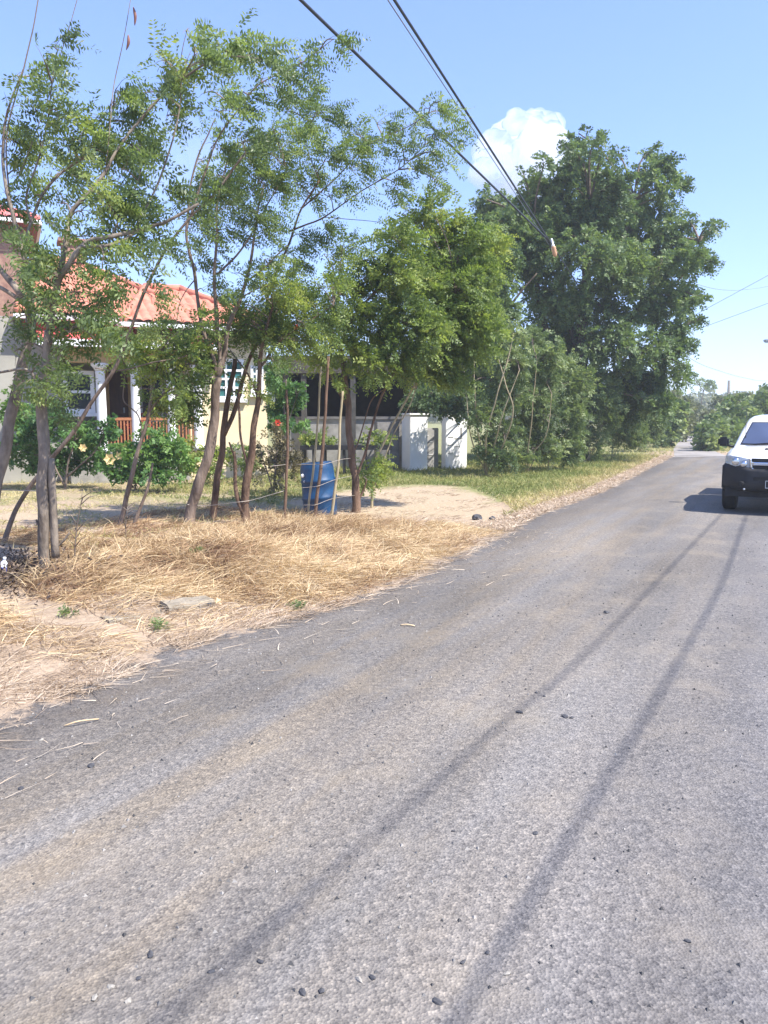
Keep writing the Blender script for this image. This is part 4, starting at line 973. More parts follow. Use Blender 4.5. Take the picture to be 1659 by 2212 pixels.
shrub(1184, 1016, 'bushy shrub with two reddish stems at the lawn edge', [(1200, 900, 50, 45), (1210, 840, 50, 40), (1190, 960, 50, 35), (1230, 950, 50, 40), (1225, 980, 40, 25), (1240, 890, 45, 40), (1215, 790, 40, 35), (1250, 830, 40, 40)],
      [[(1184, 1016), (1186, 950), (1200, 880), (1210, 820)], [(1190, 1014), (1215, 960), (1235, 900)], [(1180, 1010), (1165, 960), (1180, 900)]])
shrub(1262, 1000, 'rounded shrub under the big dark tree', [(1260, 880, 50, 45), (1290, 850, 50, 45), (1260, 940, 50, 35), (1300, 920, 50, 40), (1310, 880, 45, 40), (1280, 970, 40, 20)],
      [[(1262, 1000), (1264, 950), (1275, 890), (1285, 840)], [(1264, 998), (1290, 950), (1310, 890)]])
shrub(1322, 988, 'leafy shrub in the middle of the roadside row', [(1330, 870, 45, 45), (1350, 910, 45, 40), (1325, 940, 45, 32), (1365, 945, 40, 28), (1375, 890, 40, 40)],
      [[(1322, 988), (1326, 940), (1340, 880), (1345, 840)], [(1325, 985), (1355, 930), (1375, 880)]])
shrub(1378, 976, 'dense low shrub near the far end of the roadside row', [(1390, 900, 40, 40), (1405, 935, 35, 30), (1380, 945, 40, 24), (1420, 900, 30, 35)],
      [[(1378, 976), (1384, 940), (1392, 890)], [(1382, 974), (1408, 930), (1420, 890)]])
shrub(1425, 965, 'last light green shrub of the row, beside the narrow far track', [(1420, 920, 28, 32), (1430, 945, 22, 18), (1440, 905, 22, 30), (1415, 950, 25, 15)],
      [[(1425, 965), (1427, 930), (1430, 890)], [(1426, 963), (1440, 920), (1445, 895)]])

# ------------------------------------------------------------------ far hedges
def far_bush(x, top, w, Y, label, group, leaf='leaf_olive', p=None):
    if Y < 48: leaf = 'leaf_hedge'
    yb = 896 + (EYE) * FPX / Y
    hgt = yb - top
    bl = []
    for i in range(5):
        bl.append((x + rnd.uniform(-0.6, 0.6) * w, top + hgt * rnd.uniform(0.12, 0.75), w * rnd.uniform(0.4, 0.65), hgt * rnd.uniform(0.16, 0.3)))
    bl.append((x, top + hgt * 0.16, w * 0.5, hgt * 0.14)); bl.append((x, yb - hgt * 0.22, w * 0.9, hgt * 0.2))
    bl = [b + (1.0, rnd.uniform(-0.6, 0.6)) for b in bl]
    tree('hedge_bush', label, 'bush', Y, (x, yb), [([(x, yb), (x, yb - hgt * 0.4), (x + 0.1 * w, top + hgt * 0.3)], 0.05, 0.02), ([(x, yb - hgt * 0.15), (x + 0.5 * w, top + hgt * 0.4)], 0.03, 0.015), ([(x, yb - hgt * 0.15), (x - 0.5 * w, top + hgt * 0.4)], 0.03, 0.015)],
         bl, p or P_FAR, M[leaf], M['bark'], group, sides=5, lump=0.05)
GL = 'bushes along the left of the far track'; GR = 'bushes behind the pickup on the right of the far track'
for x, top, w, Y, lab in [(1452, 872, 24, 42, 'bush on the left of the far track, nearest the shrub row'), (1468, 868, 22, 50, 'second bush on the left of the far track'),
                          (1484, 866, 22, 60, 'bush on the left just before the track bends away'), (1500, 868, 22, 74, 'pale bush closing the end of the far track'),
                          (1476, 858, 26, 90, 'hazy bush rising behind the left hand track bushes'), (1448, 850, 24, 70, 'taller bush half hidden by the big dark tree')]:
    far_bush(x, top, w, Y, lab, GL)
for x, top, w, Y, lab in [(1532, 925, 20, 38, 'small dark bush in the fork of road and track'), (1549, 905, 26, 40, 'dark green bush just left of the pickup mirror'), (1574, 880, 30, 42, 'bush directly behind the pickup mirror'),
                          (1530, 890, 24, 52, 'green bush on the right side of the far track'), (1602, 862, 34, 46, 'olive bush above the pickup windscreen'), (1640, 852, 36, 44, 'tall olive bush above the pickup roof at the right edge'),
                          (1570, 860, 32, 60, 'hedge bush behind the others, below the far pole'), (1684, 850, 36, 46, 'hedge bush cut by the right edge of the view'), (1612, 850, 34, 66, 'pale rear bush on the right of the track'), (1655, 838, 30, 80, 'hazy far bush at the right edge')]:
    far_bush(x, top, w, Y, lab, GR)
# a thin wispy tree above the far track
tree('wispy_tree', 'small thin tree with a flat wisp of crown against the sky above the far track', 'tree', 95.0, (1512, 927),
     [([(1512, 927), (1514, 880), (1520, 845), (1526, 828)], 0.06, 0.03), ([(1520, 845), (1500, 818), (1492, 805)], 0.05, 0.02)], [(1526, 829, 12, 4, 0.6), (1515, 826, 7, 3, 0.5), (1540, 832, 8, 2, 0.6), (1495, 812, 8, 2, 0.3)],
     dict(P_FAR, twigs=3), M['leaf_hedge'], M['bark'], None, sides=5)

# far wood: reads as one mass
nn = 15000
xx = rng.uniform(-60, 190, nn); yy = 150 + rng.uniform(0, 45, nn)
hh = (4.6 + 1.5 * wob(xx * 0.11, yy * 0.05) + 0.9 * wob(xx * 0.5, yy * 0.2))
zz = rng.uniform(0, 1, nn) ** 0.6 * np.maximum(hh, 1.5)
OO = np.stack([xx, yy, zz], 1)
V, TT = leaf_sprays(OO, rng.normal(0, 1, (nn, 3)) + np.array([0, 0, 0.4]), rng.uniform(0.8, 1.4, nn), 2, 0.9, 0.55, 0.2)
tag(quads('far_wood', V, M['leaf_olive'], TT), 'low hazy wood in the distance', kind='stuff')
M['shaded_post'] = rough_mat('shaded_post', (0.05, 0.047, 0.043), (0.11, 0.105, 0.095), 4, 0.9, 0.4)  # carport posts, the shade of the opening put into their colour
# ------------------------------------------------------------------ house
HA = R(25)
HO = Vector((-3.2, 22.0, 0))
HW = Vector((math.cos(HA), math.sin(HA), 0)); HB = Vector((-math.sin(HA), math.cos(HA), 0))
def hf(v): return HO + HW * v[0] + HB * v[1] + Vector((0, 0, v[2]))
def hpt(x, y, b=0.0):             # a, z on the wall plane at depth b
    d = ray(x, y); n = -HB
    o = HO + HB * b
    t = (o - Vector((0, 0, EYE))).dot(n) / d.dot(n)
    p = Vector((0, 0, EYE)) + d * t
    return (p - HO).dot(HW), p.z

house = empty('house', HO + HW * -4 + HB * 3, 'cream house with red tiled roofs, white porch columns and an upper storey behind', 'house')
def hbox(name, boxes, mat, parent=None, bev=0.0):
    mb = MB()
    for lo, hi in boxes: mb.box(lo, hi, hf, 0, bev)
    return mb.build(name, mat, parent or house)

EZ = 3.98                           # eave height
hbox('wall', [((-2.15, 0.0, -0.1), (0, 5.2, 3.75))], M['cream'])
hbox('wall', [((-9.6, 2.2, -0.1), (-2.153, 7.4, 3.9))], M['cream_shaded'])
hbox('wall', [((-12.0, 0.7, -0.1), (-6.2, 2.197, 4.1)), ((-6.197, 0.72, -0.1), (-5.1, 2.197, 3.75))], M['cream_shaded'])
hbox('wall', [((-13.0, 6.2, 3.0), (-5.75, 11.0, 7.45))], M['stone_brown'])
hbox('porch_floor', [((-5.097, -0.25, -0.1), (-2.153, 2.197, 0.75))], M['concrete'])
hbox('porch_beam', [((-5.05, -0.14, 2.98), (-2.153, 0.14, 3.36))], M['ochre'])
hbox('porch_ceiling', [((-5.05, 0.143, 3.1), (-2.153, 2.197, 3.2))], M['ochre'])
# the low red porch roof with its white fascia
mb = MB()
mb.add([hf(v) for v in ((-5.7, -0.55, 3.50), (-1.2, -0.55, 3.50), (-1.2, 0.5, 3.78), (-5.7, 0.5, 3.78), (-5.7, -0.55, 3.44), (-1.2, -0.55, 3.44), (-1.2, 0.5, 3.72), (-5.7, 0.5, 3.72))],
       [(0, 1, 2, 3), (7, 6, 5, 4), (0, 4, 5, 1), (1, 5, 6, 2), (2, 6, 7, 3), (3, 7, 4, 0)])
pr = mb.build('porch_roof', M['red_roof'], house)
hbox('fascia', [((-5.75, -0.60, 3.33), (-1.15, -0.553, 3.50))], M['white_trim'], pr)
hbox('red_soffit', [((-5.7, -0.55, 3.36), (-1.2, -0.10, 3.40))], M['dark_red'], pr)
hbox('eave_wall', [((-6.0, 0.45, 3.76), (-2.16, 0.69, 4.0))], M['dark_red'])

def tiled_slope(mb, e0, e1, r1, r0, col=0.24, row=0.36, amp=0.045):
    """eave corners e0 e1, ridge corners r1 r0: barrel tiles across, steps up the slope"""
    e0, e1, r0, r1 = [Vector(v) for v in (e0, e1, r0, r1)]
    ax = (e1 - e0).normalized()
    up = (r0 - e0) - ax * (r0 - e0).dot(ax); H = up.length; up.normalize()
    nrm = ax.cross(up).normalized()
    if nrm.z < 0: nrm = -nrm
    W = (e1 - e0).length
    l1 = (r0 - e0).dot(ax); rr = (r1 - e0).dot(ax)
    ns = max(2, int(W / col * 6)); rows = int(H / row * 4)
    vs = []; fs = []
    for j in range(rows + 1):
        t = H * j / rows
        lo = l1 * t / H; hi = W + (rr - W) * t / H
        for i in range(ns + 1):
            s = min(max(W * i / ns, lo), hi)
            z = amp * abs(math.sin(math.pi * s / col)) + 0.05 * (1 - (t / row) % 1.0) * 0.6
            vs.append(hf(e0 + ax * s + up * t + nrm * z))
    for j in range(rows):
        for i in range(ns):
            a = j * (ns + 1) + i; q = (a, a + 1, a + ns + 2, a + ns + 1)
            if (vs[q[0]] - vs[q[1]]).length < 1e-5 and (vs[q[2]] - vs[q[3]]).length < 1e-5: continue
            fs.append(q)
    mb.add(vs, fs, 0, False)

def hip_roof(name, a0, a1, b0, b1, ze, ridge, zr, mat, trim):
    """ridge runs along a from ridge[0] to ridge[1]"""
    bm_ = (b0 + b1) / 2
    mb = MB()
    c = [(a0, b0, ze), (a1, b0, ze), (a1, b1, ze), (a0, b1, ze)]
    r0 = (ridge[0], bm_, zr); r1 = (ridge[1], bm_, zr)
    tiled_slope(mb, c[0], c[1], r1, r0)
    tiled_slope(mb, c[1], c[2], r1, r1)
    tiled_slope(mb, c[2], c[3], r0, r1)
    tiled_slope(mb, c[3], c[0], r0, r0)
    mb.add([hf((v[0], v[1], v[2] - 0.03)) for v in c], [(0, 1, 2, 3)])
    rf = mb.build(name, mat, house)
    g = MB()
    g.box((a0 - 0.06, b0 - 0.09, ze - 0.13), (a1 + 0.06, b0 - 0.003, ze - 0.02), hf)
    g.box((a1 + 0.003, b0, ze - 0.13), (a1 + 0.09, b1, ze - 0.02), hf)
    g.box((a0 - 0.09, b0, ze - 0.13), (a0 - 0.003, b1, ze - 0.02), hf)
    g.build('gutter', M['white_trim'], rf)
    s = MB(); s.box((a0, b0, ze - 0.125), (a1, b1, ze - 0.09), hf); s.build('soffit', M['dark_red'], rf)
    k = MB()
    for p, q in ((r0, r1), (c[0], r0), (c[1], r1), (c[2], r1), (c[3], r0)):
        P = Vector(p) + Vector((0, 0, 0.05)); Q = Vector(q) + Vector((0, 0, 0.05))
        n_ = max(2, int((Q - P).length / 0.3))
        k.tube([P.lerp(Q, i / n_) for i in range(n_ + 1)], [0.10 + 0.02 * (i % 2) for i in range(n_ + 1)], 7, True, 0, hf)
    k.build('ridge_tiles', trim, rf)
    return rf
hip_roof('roof', -6.1, -1.1, 0.30, 7.7, 4.15, (-5.35, -4.5), 6.05, M['tile'], M['tile'])
hip_roof('roof', -3.75, 0.35, -0.5, 5.6, EZ, (-2.7, -1.75), 5.25, M['tile'], M['tile'])
up_roof = hip_roof('upper_roof', -13.4, -5.3, 5.8, 11.4, 7.55, (-10.2, -8.4), 8.75, M['tile_pink'], M['tile_pink'])
ch = hbox('chimney', [((-4.75, 4.6, 4.9), (-4.1, 5.3, 6.75))], M['stone_brown'])
hbox('chimney_cap', [((-4.85, 4.5, 6.753), (-4.0, 5.4, 6.85))], M['stone_brown'], ch)

# columns
for px in (218, 292, 369, 427):
    a, _ = hpt(px, 850, 0.0)
    cm = MB()
    f = lambda v, a=a: hf((a + v[0], v[1], v[2]))
    r = 0.125 if px != 292 and px != 369 else 0.115
    cm.lathe([(r * 1.35, 0.753), (r * 1.35, 0.86), (r * 1.1, 0.90), (r, 1.0), (r * 0.97, 1.8), (r * 0.9, 2.70), (r * 1.0, 2.74), (r * 0.95, 2.78)], 20, f)
    c_ = cm.build('column', M['white_trim'], house)
    cp = MB(); cp.lathe([(r * 0.95, 2.783), (r * 1.25, 2.86), (r * 1.7, 2.92), (r * 1.75, 2.977)], 20, f); cp.build('capital', M['white_trim'], c_)

def railing(x0, x1):
    a0, _ = hpt(x0, 900); a1, _ = hpt(x1, 900)
    mb = MB(); mb.box((a0, -0.03, 1.56), (a1, 0.03, 1.63), hf); mb.box((a0, -0.025, 0.90), (a1, 0.025, 0.95), hf)
    n = max(2, int((a1 - a0) / 0.085))
    for i in range(n + 1):
        a = a0 + 0.02 + (a1 - a0 - 0.04) * i / n
        mb.box((a - 0.018, -0.018, 0.953), (a + 0.018, 0.018, 1.557), hf)
    mb.build('railing', M['rail_wood'], house)
railing(229, 284); railing(300, 361); railing(377, 418)

def window(x0, y0, x1, y1, b, cols, rows, gl, fw=0.07, mw=0.028, sill=True):
    a0, z1 = hpt(x0, y0, b); a1, z0 = hpt(x1, y1, b)
    fr = MB(); d0, d1 = b - 0.07, b - 0.003
    fr.box((a0, d0, z0), (a0 + fw, d1, z1), hf); fr.box((a1 - fw, d0, z0), (a1, d1, z1), hf)
    fr.box((a0 + fw, d0, z1 - fw), (a1 - fw, d1, z1), hf); fr.box((a0 + fw, d0, z0), (a1 - fw, d1, z0 + fw), hf)
    w = fr.build('window', M['white_trim'], house)
    m = MB()
    for i in range(1, cols):
        a = a0 + fw + (a1 - a0 - 2 * fw) * i / cols; m.box((a - mw, d0 + 0.012, z0 + fw), (a + mw, d1 - 0.02, z1 - fw), hf)
    for j in range(1, rows):
        z = z0 + fw + (z1 - z0 - 2 * fw) * j / rows; m.box((a0 + fw, d0 + 0.008, z - mw), (a1 - fw, d1 - 0.024, z + mw), hf)
    m.build('glazing_bars', M['white_trim'], w)
    p = MB(); p.box((a0 + fw - 0.01, d1 - 0.018, z0 + fw - 0.01), (a1 - fw + 0.01, d1 - 0.008, z1 - fw + 0.01), hf); p.build('pane', gl, w)
    if sill:
        s = MB(); s.box((a0 - 0.06, b - 0.13, z0 - 0.09), (a1 + 0.06, b - 0.003, z0 - 0.003), hf); s.build('sill', M['white_trim'], w)
window(464, 775, 527, 862, 0.0, 3, 4, M['teal_glass'])
window(540, 790, 568, 850, 0.0, 2, 4, M['teal_glass'])
window(135, 800, 206, 892, 0.70, 1, 2, M['house_glass'], 0.10, 0.035)
# dark front door and opening on the porch
a0, _ = hpt(236, 860, 2.2); a1, _ = hpt(276, 860, 2.2)
dr = hbox('door', [((a0, 2.14, 0.753), (a1, 2.197, 2.9))], M['door_wood'])
hbox('door_frame', [((a0 - 0.1, 2.12, 0.753), (a0 - 0.003, 2.197, 3.0)), ((a1 + 0.003, 2.12, 0.753), (a1 + 0.1, 2.197, 3.0)), ((a0 - 0.003, 2.12, 2.903), (a1 + 0.003, 2.197, 3.0))], M['ochre'], dr)
hbox('handle', [((a1 - 0.14, 2.10, 1.75), (a1 - 0.10, 2.137, 1.9))], M['steel_grey'], dr)
a0, _ = hpt(300, 860, 2.2); a1, _ = hpt(352, 860, 2.2)
w2 = hbox('window', [((a0, 2.13, 1.5), (a1, 2.197, 2.8))], M['white_trim'])
hbox('pane', [((a0 + 0.08, 2.115, 1.58), ((a0 + a1) / 2 - 0.03, 2.127, 2.72)), (((a0 + a1) / 2 + 0.03, 2.115, 1.58), (a1 - 0.08, 2.127, 2.72))], M['house_glass'], w2)

# red leaved pot plant on the porch
def pot_plant(name, label, c, rad, ht, leaf, pot_mat, n, stem_h):
    t = empty(name, c, label, 'pot plant')
    p = MB(); p.lathe([(0.12, 0), (0.15, 0.18), (0.17, 0.24), (0.15, 0.24), (0.14, 0.20)], 14, lambda v: c + v); p.build('pot', pot_mat, t)
    s = MB()
    O = []
    for i in range(7):
        an = rnd.uniform(0, 6.28); e = c + Vector((math.cos(an) * rad * 0.6, math.sin(an) * rad * 0.6, ht * rnd.uniform(0.6, 0.9)))
        s.tube([c + Vector((0, 0, 0.2)), c + Vector((0, 0, 0.45)), e], [0.012, 0.010, 0.005], 5)
        for k in range(n // 7): O.append(tuple((c + Vector((0, 0, 0.4))).lerp(e, rnd.uniform(0.2, 1)) + Vector((rnd.gauss(0, 0.06), rnd.gauss(0, 0.06), rnd.gauss(0, 0.06)))))
    s.build('stem', M['twig'], t)
    O = np.array(O)
    V, T = leaf_sprays(O, rng.normal(0, 1, (len(O), 3)) + np.array([0, 0, 0.4]), rng.uniform(0.1, 0.2, len(O)), 3, 0.13, 0.06, 0.2)
    quads('foliage', V, leaf, T, t)
    return t
a, _ = hpt(288, 920, 0.45)
pot_plant('potted_plant', 'red leaved potted plant on the porch behind the railing', hf((a, 0.45, 0.755)), 0.42, 1.0, M['leaf_red'], M['tile'], 160, 0.5)

# ------------------------------------------------------------------ dark open carport right of the house
def pbox(x0, y0, x1, y1, Y, depth, mb=None, b=0.0, ybot=None):
    """box whose front face spans the view rectangle at Y"""
    p = at(x0, y1, Y); q = at(x1, y0, Y)
    m = mb or MB(); m.box((p.x, Y, p.z), (q.x, Y + depth, q.z), None, 0, b)
    return m
YC = 25.0
zg = lambda Y: 896 + EYE * FPX / Y
cp_ = empty('carport', at(735, zg(YC), YC), 'dark open sided concrete carport between the house and the white walls', 'carport')
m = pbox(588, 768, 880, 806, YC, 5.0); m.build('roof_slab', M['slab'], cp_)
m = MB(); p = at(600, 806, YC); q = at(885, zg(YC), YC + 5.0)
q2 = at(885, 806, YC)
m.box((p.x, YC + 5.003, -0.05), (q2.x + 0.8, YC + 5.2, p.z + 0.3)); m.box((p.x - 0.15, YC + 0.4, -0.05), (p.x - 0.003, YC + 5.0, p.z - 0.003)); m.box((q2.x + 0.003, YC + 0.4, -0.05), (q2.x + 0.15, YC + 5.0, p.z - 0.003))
m.build('back_wall', M['carport_shade'], cp_)
for x in (617, 655, 762):
    m = MB(); c = at(x, 806, YC); m.box((c.x - 0.08, YC + 0.06, -0.05), (c.x + 0.08, YC + 0.22, c.z - 0.003)); m.build('post', M['shaded_post'], cp_)
m = MB(); p = at(604, 906, YC); q = at(890, 906, YC)
m.box((p.x, YC + 0.25, -0.05), (q.x, YC + 0.45, p.z)); m.build('low_wall', M['concrete'], cp_)
m = MB(); m.box((p.x - 0.05, YC + 0.20, p.z + 0.003), (q.x + 0.05, YC + 0.50, p.z + 0.09)); m.build('coping', M['concrete_dark'], cp_)
# neighbour roof glimpsed behind
# planter bench with yellow green plants
pl = empty('planter_table', at(688, 1020, 22.5) , 'black legged planter table of yellow green plants beyond the blue drum', 'planter')
pl.location.z = 0
m = MB(); p = at(648, 972, 22.5); q = at(846, 962, 22.5)
m.box((p.x, 22.5, p.z), (q.x, 23.2, q.z)); m.build('table_top', M['black_plastic'], pl)
for x in (654, 676, 700, 742, 790, 838):
    for dy in (0.05, 0.6):
        m = MB(); c = at(x, 972, 22.5); m.box((c.x - 0.028, 22.5 + dy, -0.03), (c.x + 0.028, 22.56 + dy, p.z - 0.003)); m.build('leg', M['black_plastic'], pl)
O = []
for i in range(260):
    c = at(rnd.choice([rnd.uniform(658, 712), rnd.uniform(655, 720), rnd.uniform(780, 845)]), 962, 22.8); O.append((c.x, 22.85 + rnd.uniform(-0.25, 0.25), q.z + abs(rnd.gauss(0, 0.16))))
O = np.array(O); V, T = leaf_sprays(O, rng.normal(0, 1, (len(O), 3)) + np.array([0, 0, 0.6]), rng.uniform(0.1, 0.22, len(O)), 4, 0.09, 0.04, 0.2)
quads('plants', V, M['leaf_bright'], T, pl)

# white painted walls by the shaded tree
YW = 24.3
WA = R(30)
WX = Vector((math.cos(WA), math.sin(WA), 0)); WY = Vector((-math.sin(WA), math.cos(WA), 0))
WO = at(886, zg(YW), YW); WO.z = 0
def wf_(v): return WO + WX * v[0] + WY * v[1] + Vector((0, 0, v[2]))
def wpt(x, y):                     # along-wall and height of a point on the wall line
    d = ray(x, y); t = (WO - Vector((0, 0, EYE))).dot(-WY) / d.dot(-WY)
    q = Vector((0, 0, EYE)) + d * t
    return (q - WO).dot(WX), q.z
def wall_block(name, label, x0, x1, ytop, dy, depth, mat, cat='wall', cap=False):
    a0, _ = wpt(x0, 950); a1, z = wpt(x1, ytop)
    t = empty(name, wf_(((a0 + a1) / 2, dy + depth / 2, 0)), label, cat, None, 0)
    m = MB(); m.box((a0, dy, -0.1), (a1, dy + depth, z), wf_, 0, 0.012); m.build('wall_face', mat, t)
    if cap:
        c = MB(); c.box((a0 - 0.04, dy - 0.04, z + 0.003), (a1 + 0.04, dy + depth + 0.04, z + 0.06), wf_, 0, 0.01); c.build('capping', mat, t)
    return t, a0, a1, z
wall_block('gate_pillar', 'broad white pillar left of the grey block gap', 886, 924, 897, 0.0, 0.5, M['white_wall'], 'pillar', True)
t, a0, a1, z = wall_block('block_wall', 'low grey block wall between the two white walls', 926, 965, 925, 0.45, 0.2, M['concrete'])
m = MB()
for i in range(5):
    zz = 0.25 + 0.2 * i
    m.box((a0 + 0.03, 0.435, zz), (a0 + (0.45 if i % 2 else 0.28), 0.447, zz + 0.014), wf_)
m.build('mortar_lines', M['white_wall'], t)
t, a0, a1, z = wall_block('white_wall', 'bright white block wall right of the grey gap, under the dark foliage', 967, 1014, 884, 0.1, 0.25, M['white_wall'], 'wall', True)
m = MB(); W_ = a1 - a0
for (f, z0) in ((0.10, 0.5), (0.10, 0.75), (0.10, 1.0), (0.40, 0.4), (0.40, 0.7), (0.40, 0.95)):
    m.box((a0 + W_ * f, 0.088, z0), (a0 + W_ * f + 0.2, 0.099, z0 + 0.02), wf_)
m.box((a0 + W_ * 0.68, 0.088, 0.95), (a0 + W_ * 0.74, 0.099, 1.3), wf_)
m.build('block_joints', M['concrete'], t)
wall_block('block_wall', 'brownish grey rendered wall left of the white pillar', 836, 885, 912, 0.6, 0.2, M['concrete_dark'])

# ------------------------------------------------------------------ garden bushes in front of the porch
GG = 'garden bushes before the porch'
tree('garden_bush', 'dark green garden bush before the porch, left of the pale stems', 'bush', 18.2, (140, 1057), [([(140, 1057), (145, 1010), (160, 960), (170, 900)], 0.03, 0.012), ([(140, 1050), (110, 990), (90, 920)], 0.025, 0.01), ([(145, 1030), (200, 980), (230, 930)], 0.02, 0.01)],
     [(70, 930, 50, 45), (120, 920, 55, 40), (60, 990, 50, 35), (120, 985, 60, 40), (180, 950, 55, 40), (190, 1000, 50, 30), (30, 900, 40, 50), (220, 930, 40, 35), (90, 880, 40, 30, 0.7), (235, 985, 35, 30), (20, 980, 40, 40)],
     P_GARDEN, M['leaf_garden'], M['twig'], GG)
tree('garden_bush', 'lighter green garden bush with a pale yellow bloom before the porch', 'bush', 17.5, (290, 1063), [([(290, 1063), (295, 1020), (310, 960)], 0.028, 0.012), ([(288, 1055), (260, 1000), (250, 960)], 0.02, 0.01), ([(295, 1040), (345, 990), (370, 960)], 0.02, 0.01)],
     [(270, 980, 50, 32, 1, 0, 0.7), (330, 985, 55, 35, 1, 0, 0.75), (300, 1015, 55, 28, 1, 0, 0.6), (370, 960, 40, 35, 1, 0, 0.7), (385, 1000, 40, 35, 1, 0, 0.8), (250, 1015, 40, 25), (330, 940, 40, 25), (340, 1030, 45, 18)],
     P_GARDEN, M['leaf_garden'], M['twig'], GG)
tree('garden_bush', 'straggly yellow green bush against the cream wall', 'bush', 19.5, (440, 1046), [([(440, 1046), (442, 1010), (455, 965)], 0.02, 0.01), ([(442, 1040), (475, 1000), (500, 970)], 0.018, 0.008)],
     [(420, 970, 35, 28, 0.8, 0, 0.9), (455, 980, 30, 25, 0.7, 0, 0.9), (500, 985, 35, 28, 0.7), (470, 1010, 35, 22, 0.7), (410, 1010, 35, 25, 0.8, 0, 0.9), (550, 990, 30, 28, 0.5), (530, 1015, 35, 18, 0.6)],
     P_GARDEN, M['leaf_bright'], M['twig'], GG)
hib = tree('hibiscus_bush', 'brownish bush at the corner of the cream wall with one red flower', 'bush', 17.0, (592, 1068), [([(592, 1068), (594, 1020), (600, 960)], 0.025, 0.01), ([(590, 1060), (570, 1000), (560, 960)], 0.018, 0.008), ([(594, 1050), (625, 1000), (632, 960)], 0.018, 0.008)],
     [(595, 940, 30, 28, 0.8), (580, 975, 35, 28, 0.9), (620, 975, 32, 30, 0.9), (600, 1005, 40, 25, 0.9), (560, 1000, 30, 25, 0.7), (635, 1010, 30, 25, 0.8), (580, 1040, 35, 20, 0.7)],
     dict(P_GARDEN, ll=0.06, lw=0.035), M['leaf_dry'], M['twig'])
tree('green_sapling', 'fresh green sapling growing between the cream wall and the dark carport', 'tree', 20.5, (612, 1039), [([(612, 1039), (612, 960), (615, 880), (618, 820)], 0.03, 0.012), ([(613, 940), (640, 860), (650, 840)], 0.015, 0.007)],
     [(608, 840, 35, 35), (625, 870, 35, 35), (600, 890, 30, 30), (640, 850, 28, 22), (605, 920, 30, 25), (590, 800, 28, 30), (650, 915, 20, 14, 0.8)],
     P_GARDEN, M['leaf_garden'], M['twig'])

def bloom(x, y, Y, mat, r, parent, n=6):
    c = at(x, y, Y); mb = MB()
    for k in range(n):
        a = 6.28 * k / n
        d = Vector((math.cos(a), -0.45, math.sin(a))).normalized(); s = Vector((-math.sin(a), 0, math.cos(a)))
        mb.add([c, c + d * r * 0.6 + s * r * 0.32, c + d * r + Vector((0, 0.02, 0)), c + d * r * 0.6 - s * r * 0.32], [(0, 1, 2, 3)])
    mb.tube([c, c + Vector((0, -r * 0.9, 0.02))], [r * 0.10, r * 0.06], 5)
    mb.build('flower', mat, parent)
bloom(600, 913, 16.6, M['petal_red'], 0.085, hib)
for ob in bpy.data.objects:
    lab = ob.get('label', '')
    if lab.startswith('lighter green garden bush'): bloom(238, 992, 17.2, M['petal_yellow'], 0.15, ob); bloom(258, 985, 17.3, M['petal_yellow'], 0.10, ob)
    if lab.startswith('dark green garden bush'): bloom(180, 967, 17.9, M['petal_yellow'], 0.11, ob)
    if lab.startswith('straggly'): bloom(443, 1006, 19.2, M['petal_yellow'], 0.16, ob); bloom(448, 1012, 19.1, M['petal_yellow'], 0.12, ob)
    if lab.startswith('tree behind') or lab.startswith('dark trunked tree'): bloom(640, 707, 12.4, M['petal_red'], 0.06, ob)
# ------------------------------------------------------------------ blue drum
c = gnd(694, 1112); c.z = 0.0
drum = empty('plastic_drum', c, 'dented blue plastic drum leaning slightly by the stakes', 'drum')
lean = Vector((-0.085, 0.03, 1)).normalized(); lx = Vector((1, 0, 0)) - lean * lean.x; lx.normalize(); ly = lean.cross(lx)
def df(v):
    k = 1 + 0.035 * mnoise.noise(Vector((v.x * 4, v.y * 4, v.z * 3)))
    return c + lx * v.x * k + ly * v.y * k + lean * v.z
m = MB()
m.lathe([(0.25, -0.03), (0.275, 0.02), (0.288, 0.10), (0.292, 0.27), (0.302, 0.285), (0.302, 0.315), (0.290, 0.33), (0.290, 0.56), (0.300, 0.575), (0.300, 0.605), (0.288, 0.62), (0.285, 0.78), (0.272, 0.85), (0.258, 0.875), (0.262, 0.895), (0.25, 0.905), (0.24, 0.875), (0.05, 0.87)], 36, df)
m.build('barrel_body', M['barrel_blue'], drum)
m = MB(); m.lathe([(0.035, 0.872), (0.04, 0.905), (0.03, 0.91)], 12, lambda v: df(v + Vector((0.13, 0.05, 0)))); m.build('bung', M['barrel_dark'], drum)
for (ax, z, r) in ((-0.235, 0.70, 0.032), (-0.215, 0.60, 0.020)):
    p = df(Vector((ax, -0.19, z))); m = MB()
    f = lambda v, p=p: p + Vector((v.x, -v.z, v.y))
    m.lathe([(r, 0), (r, 0.012), (r * 0.5, 0.016)], 12, f); m.build('white_patch', M['white_trim'], drum)

# ------------------------------------------------------------------ stakes and wire
GSK = 'thin stakes of the wire fence'
def stake(pts, Y, r, label, mat='bark_green', n=5):
    P = [at(x, y, Y) for x, y in pts]
    base = Vector((P[0].x, P[0].y, 0)); P[0].z = min(P[0].z, 0.0) - 0.1
    m = MB(); cc = catmull(P, n)
    cc = [q + Vector((mnoise.noise(q * 3), mnoise.noise(q * 3 + Vector((5, 5, 5))), 0)) * 0.012 for q in cc]
    m.tube(cc, [r * (1 - 0.3 * i / len(cc)) for i in range(len(cc))], 7, True, 0, None, 0.15)
    return tag(m.build('fence_stake', M[mat], None, base), label, 'stake', GSK)
stake([(612, 1150), (616, 1080), (620, 1000), (621, 920), (619, 842)], 12.3, 0.026, 'tall stake on its own left of the blue drum', 'bark_brown')
stake([(661, 1128), (672, 1050), (682, 960), (689, 870), (693, 792)], 12.5, 0.020, 'thin pale stake crossing the left of the blue drum')
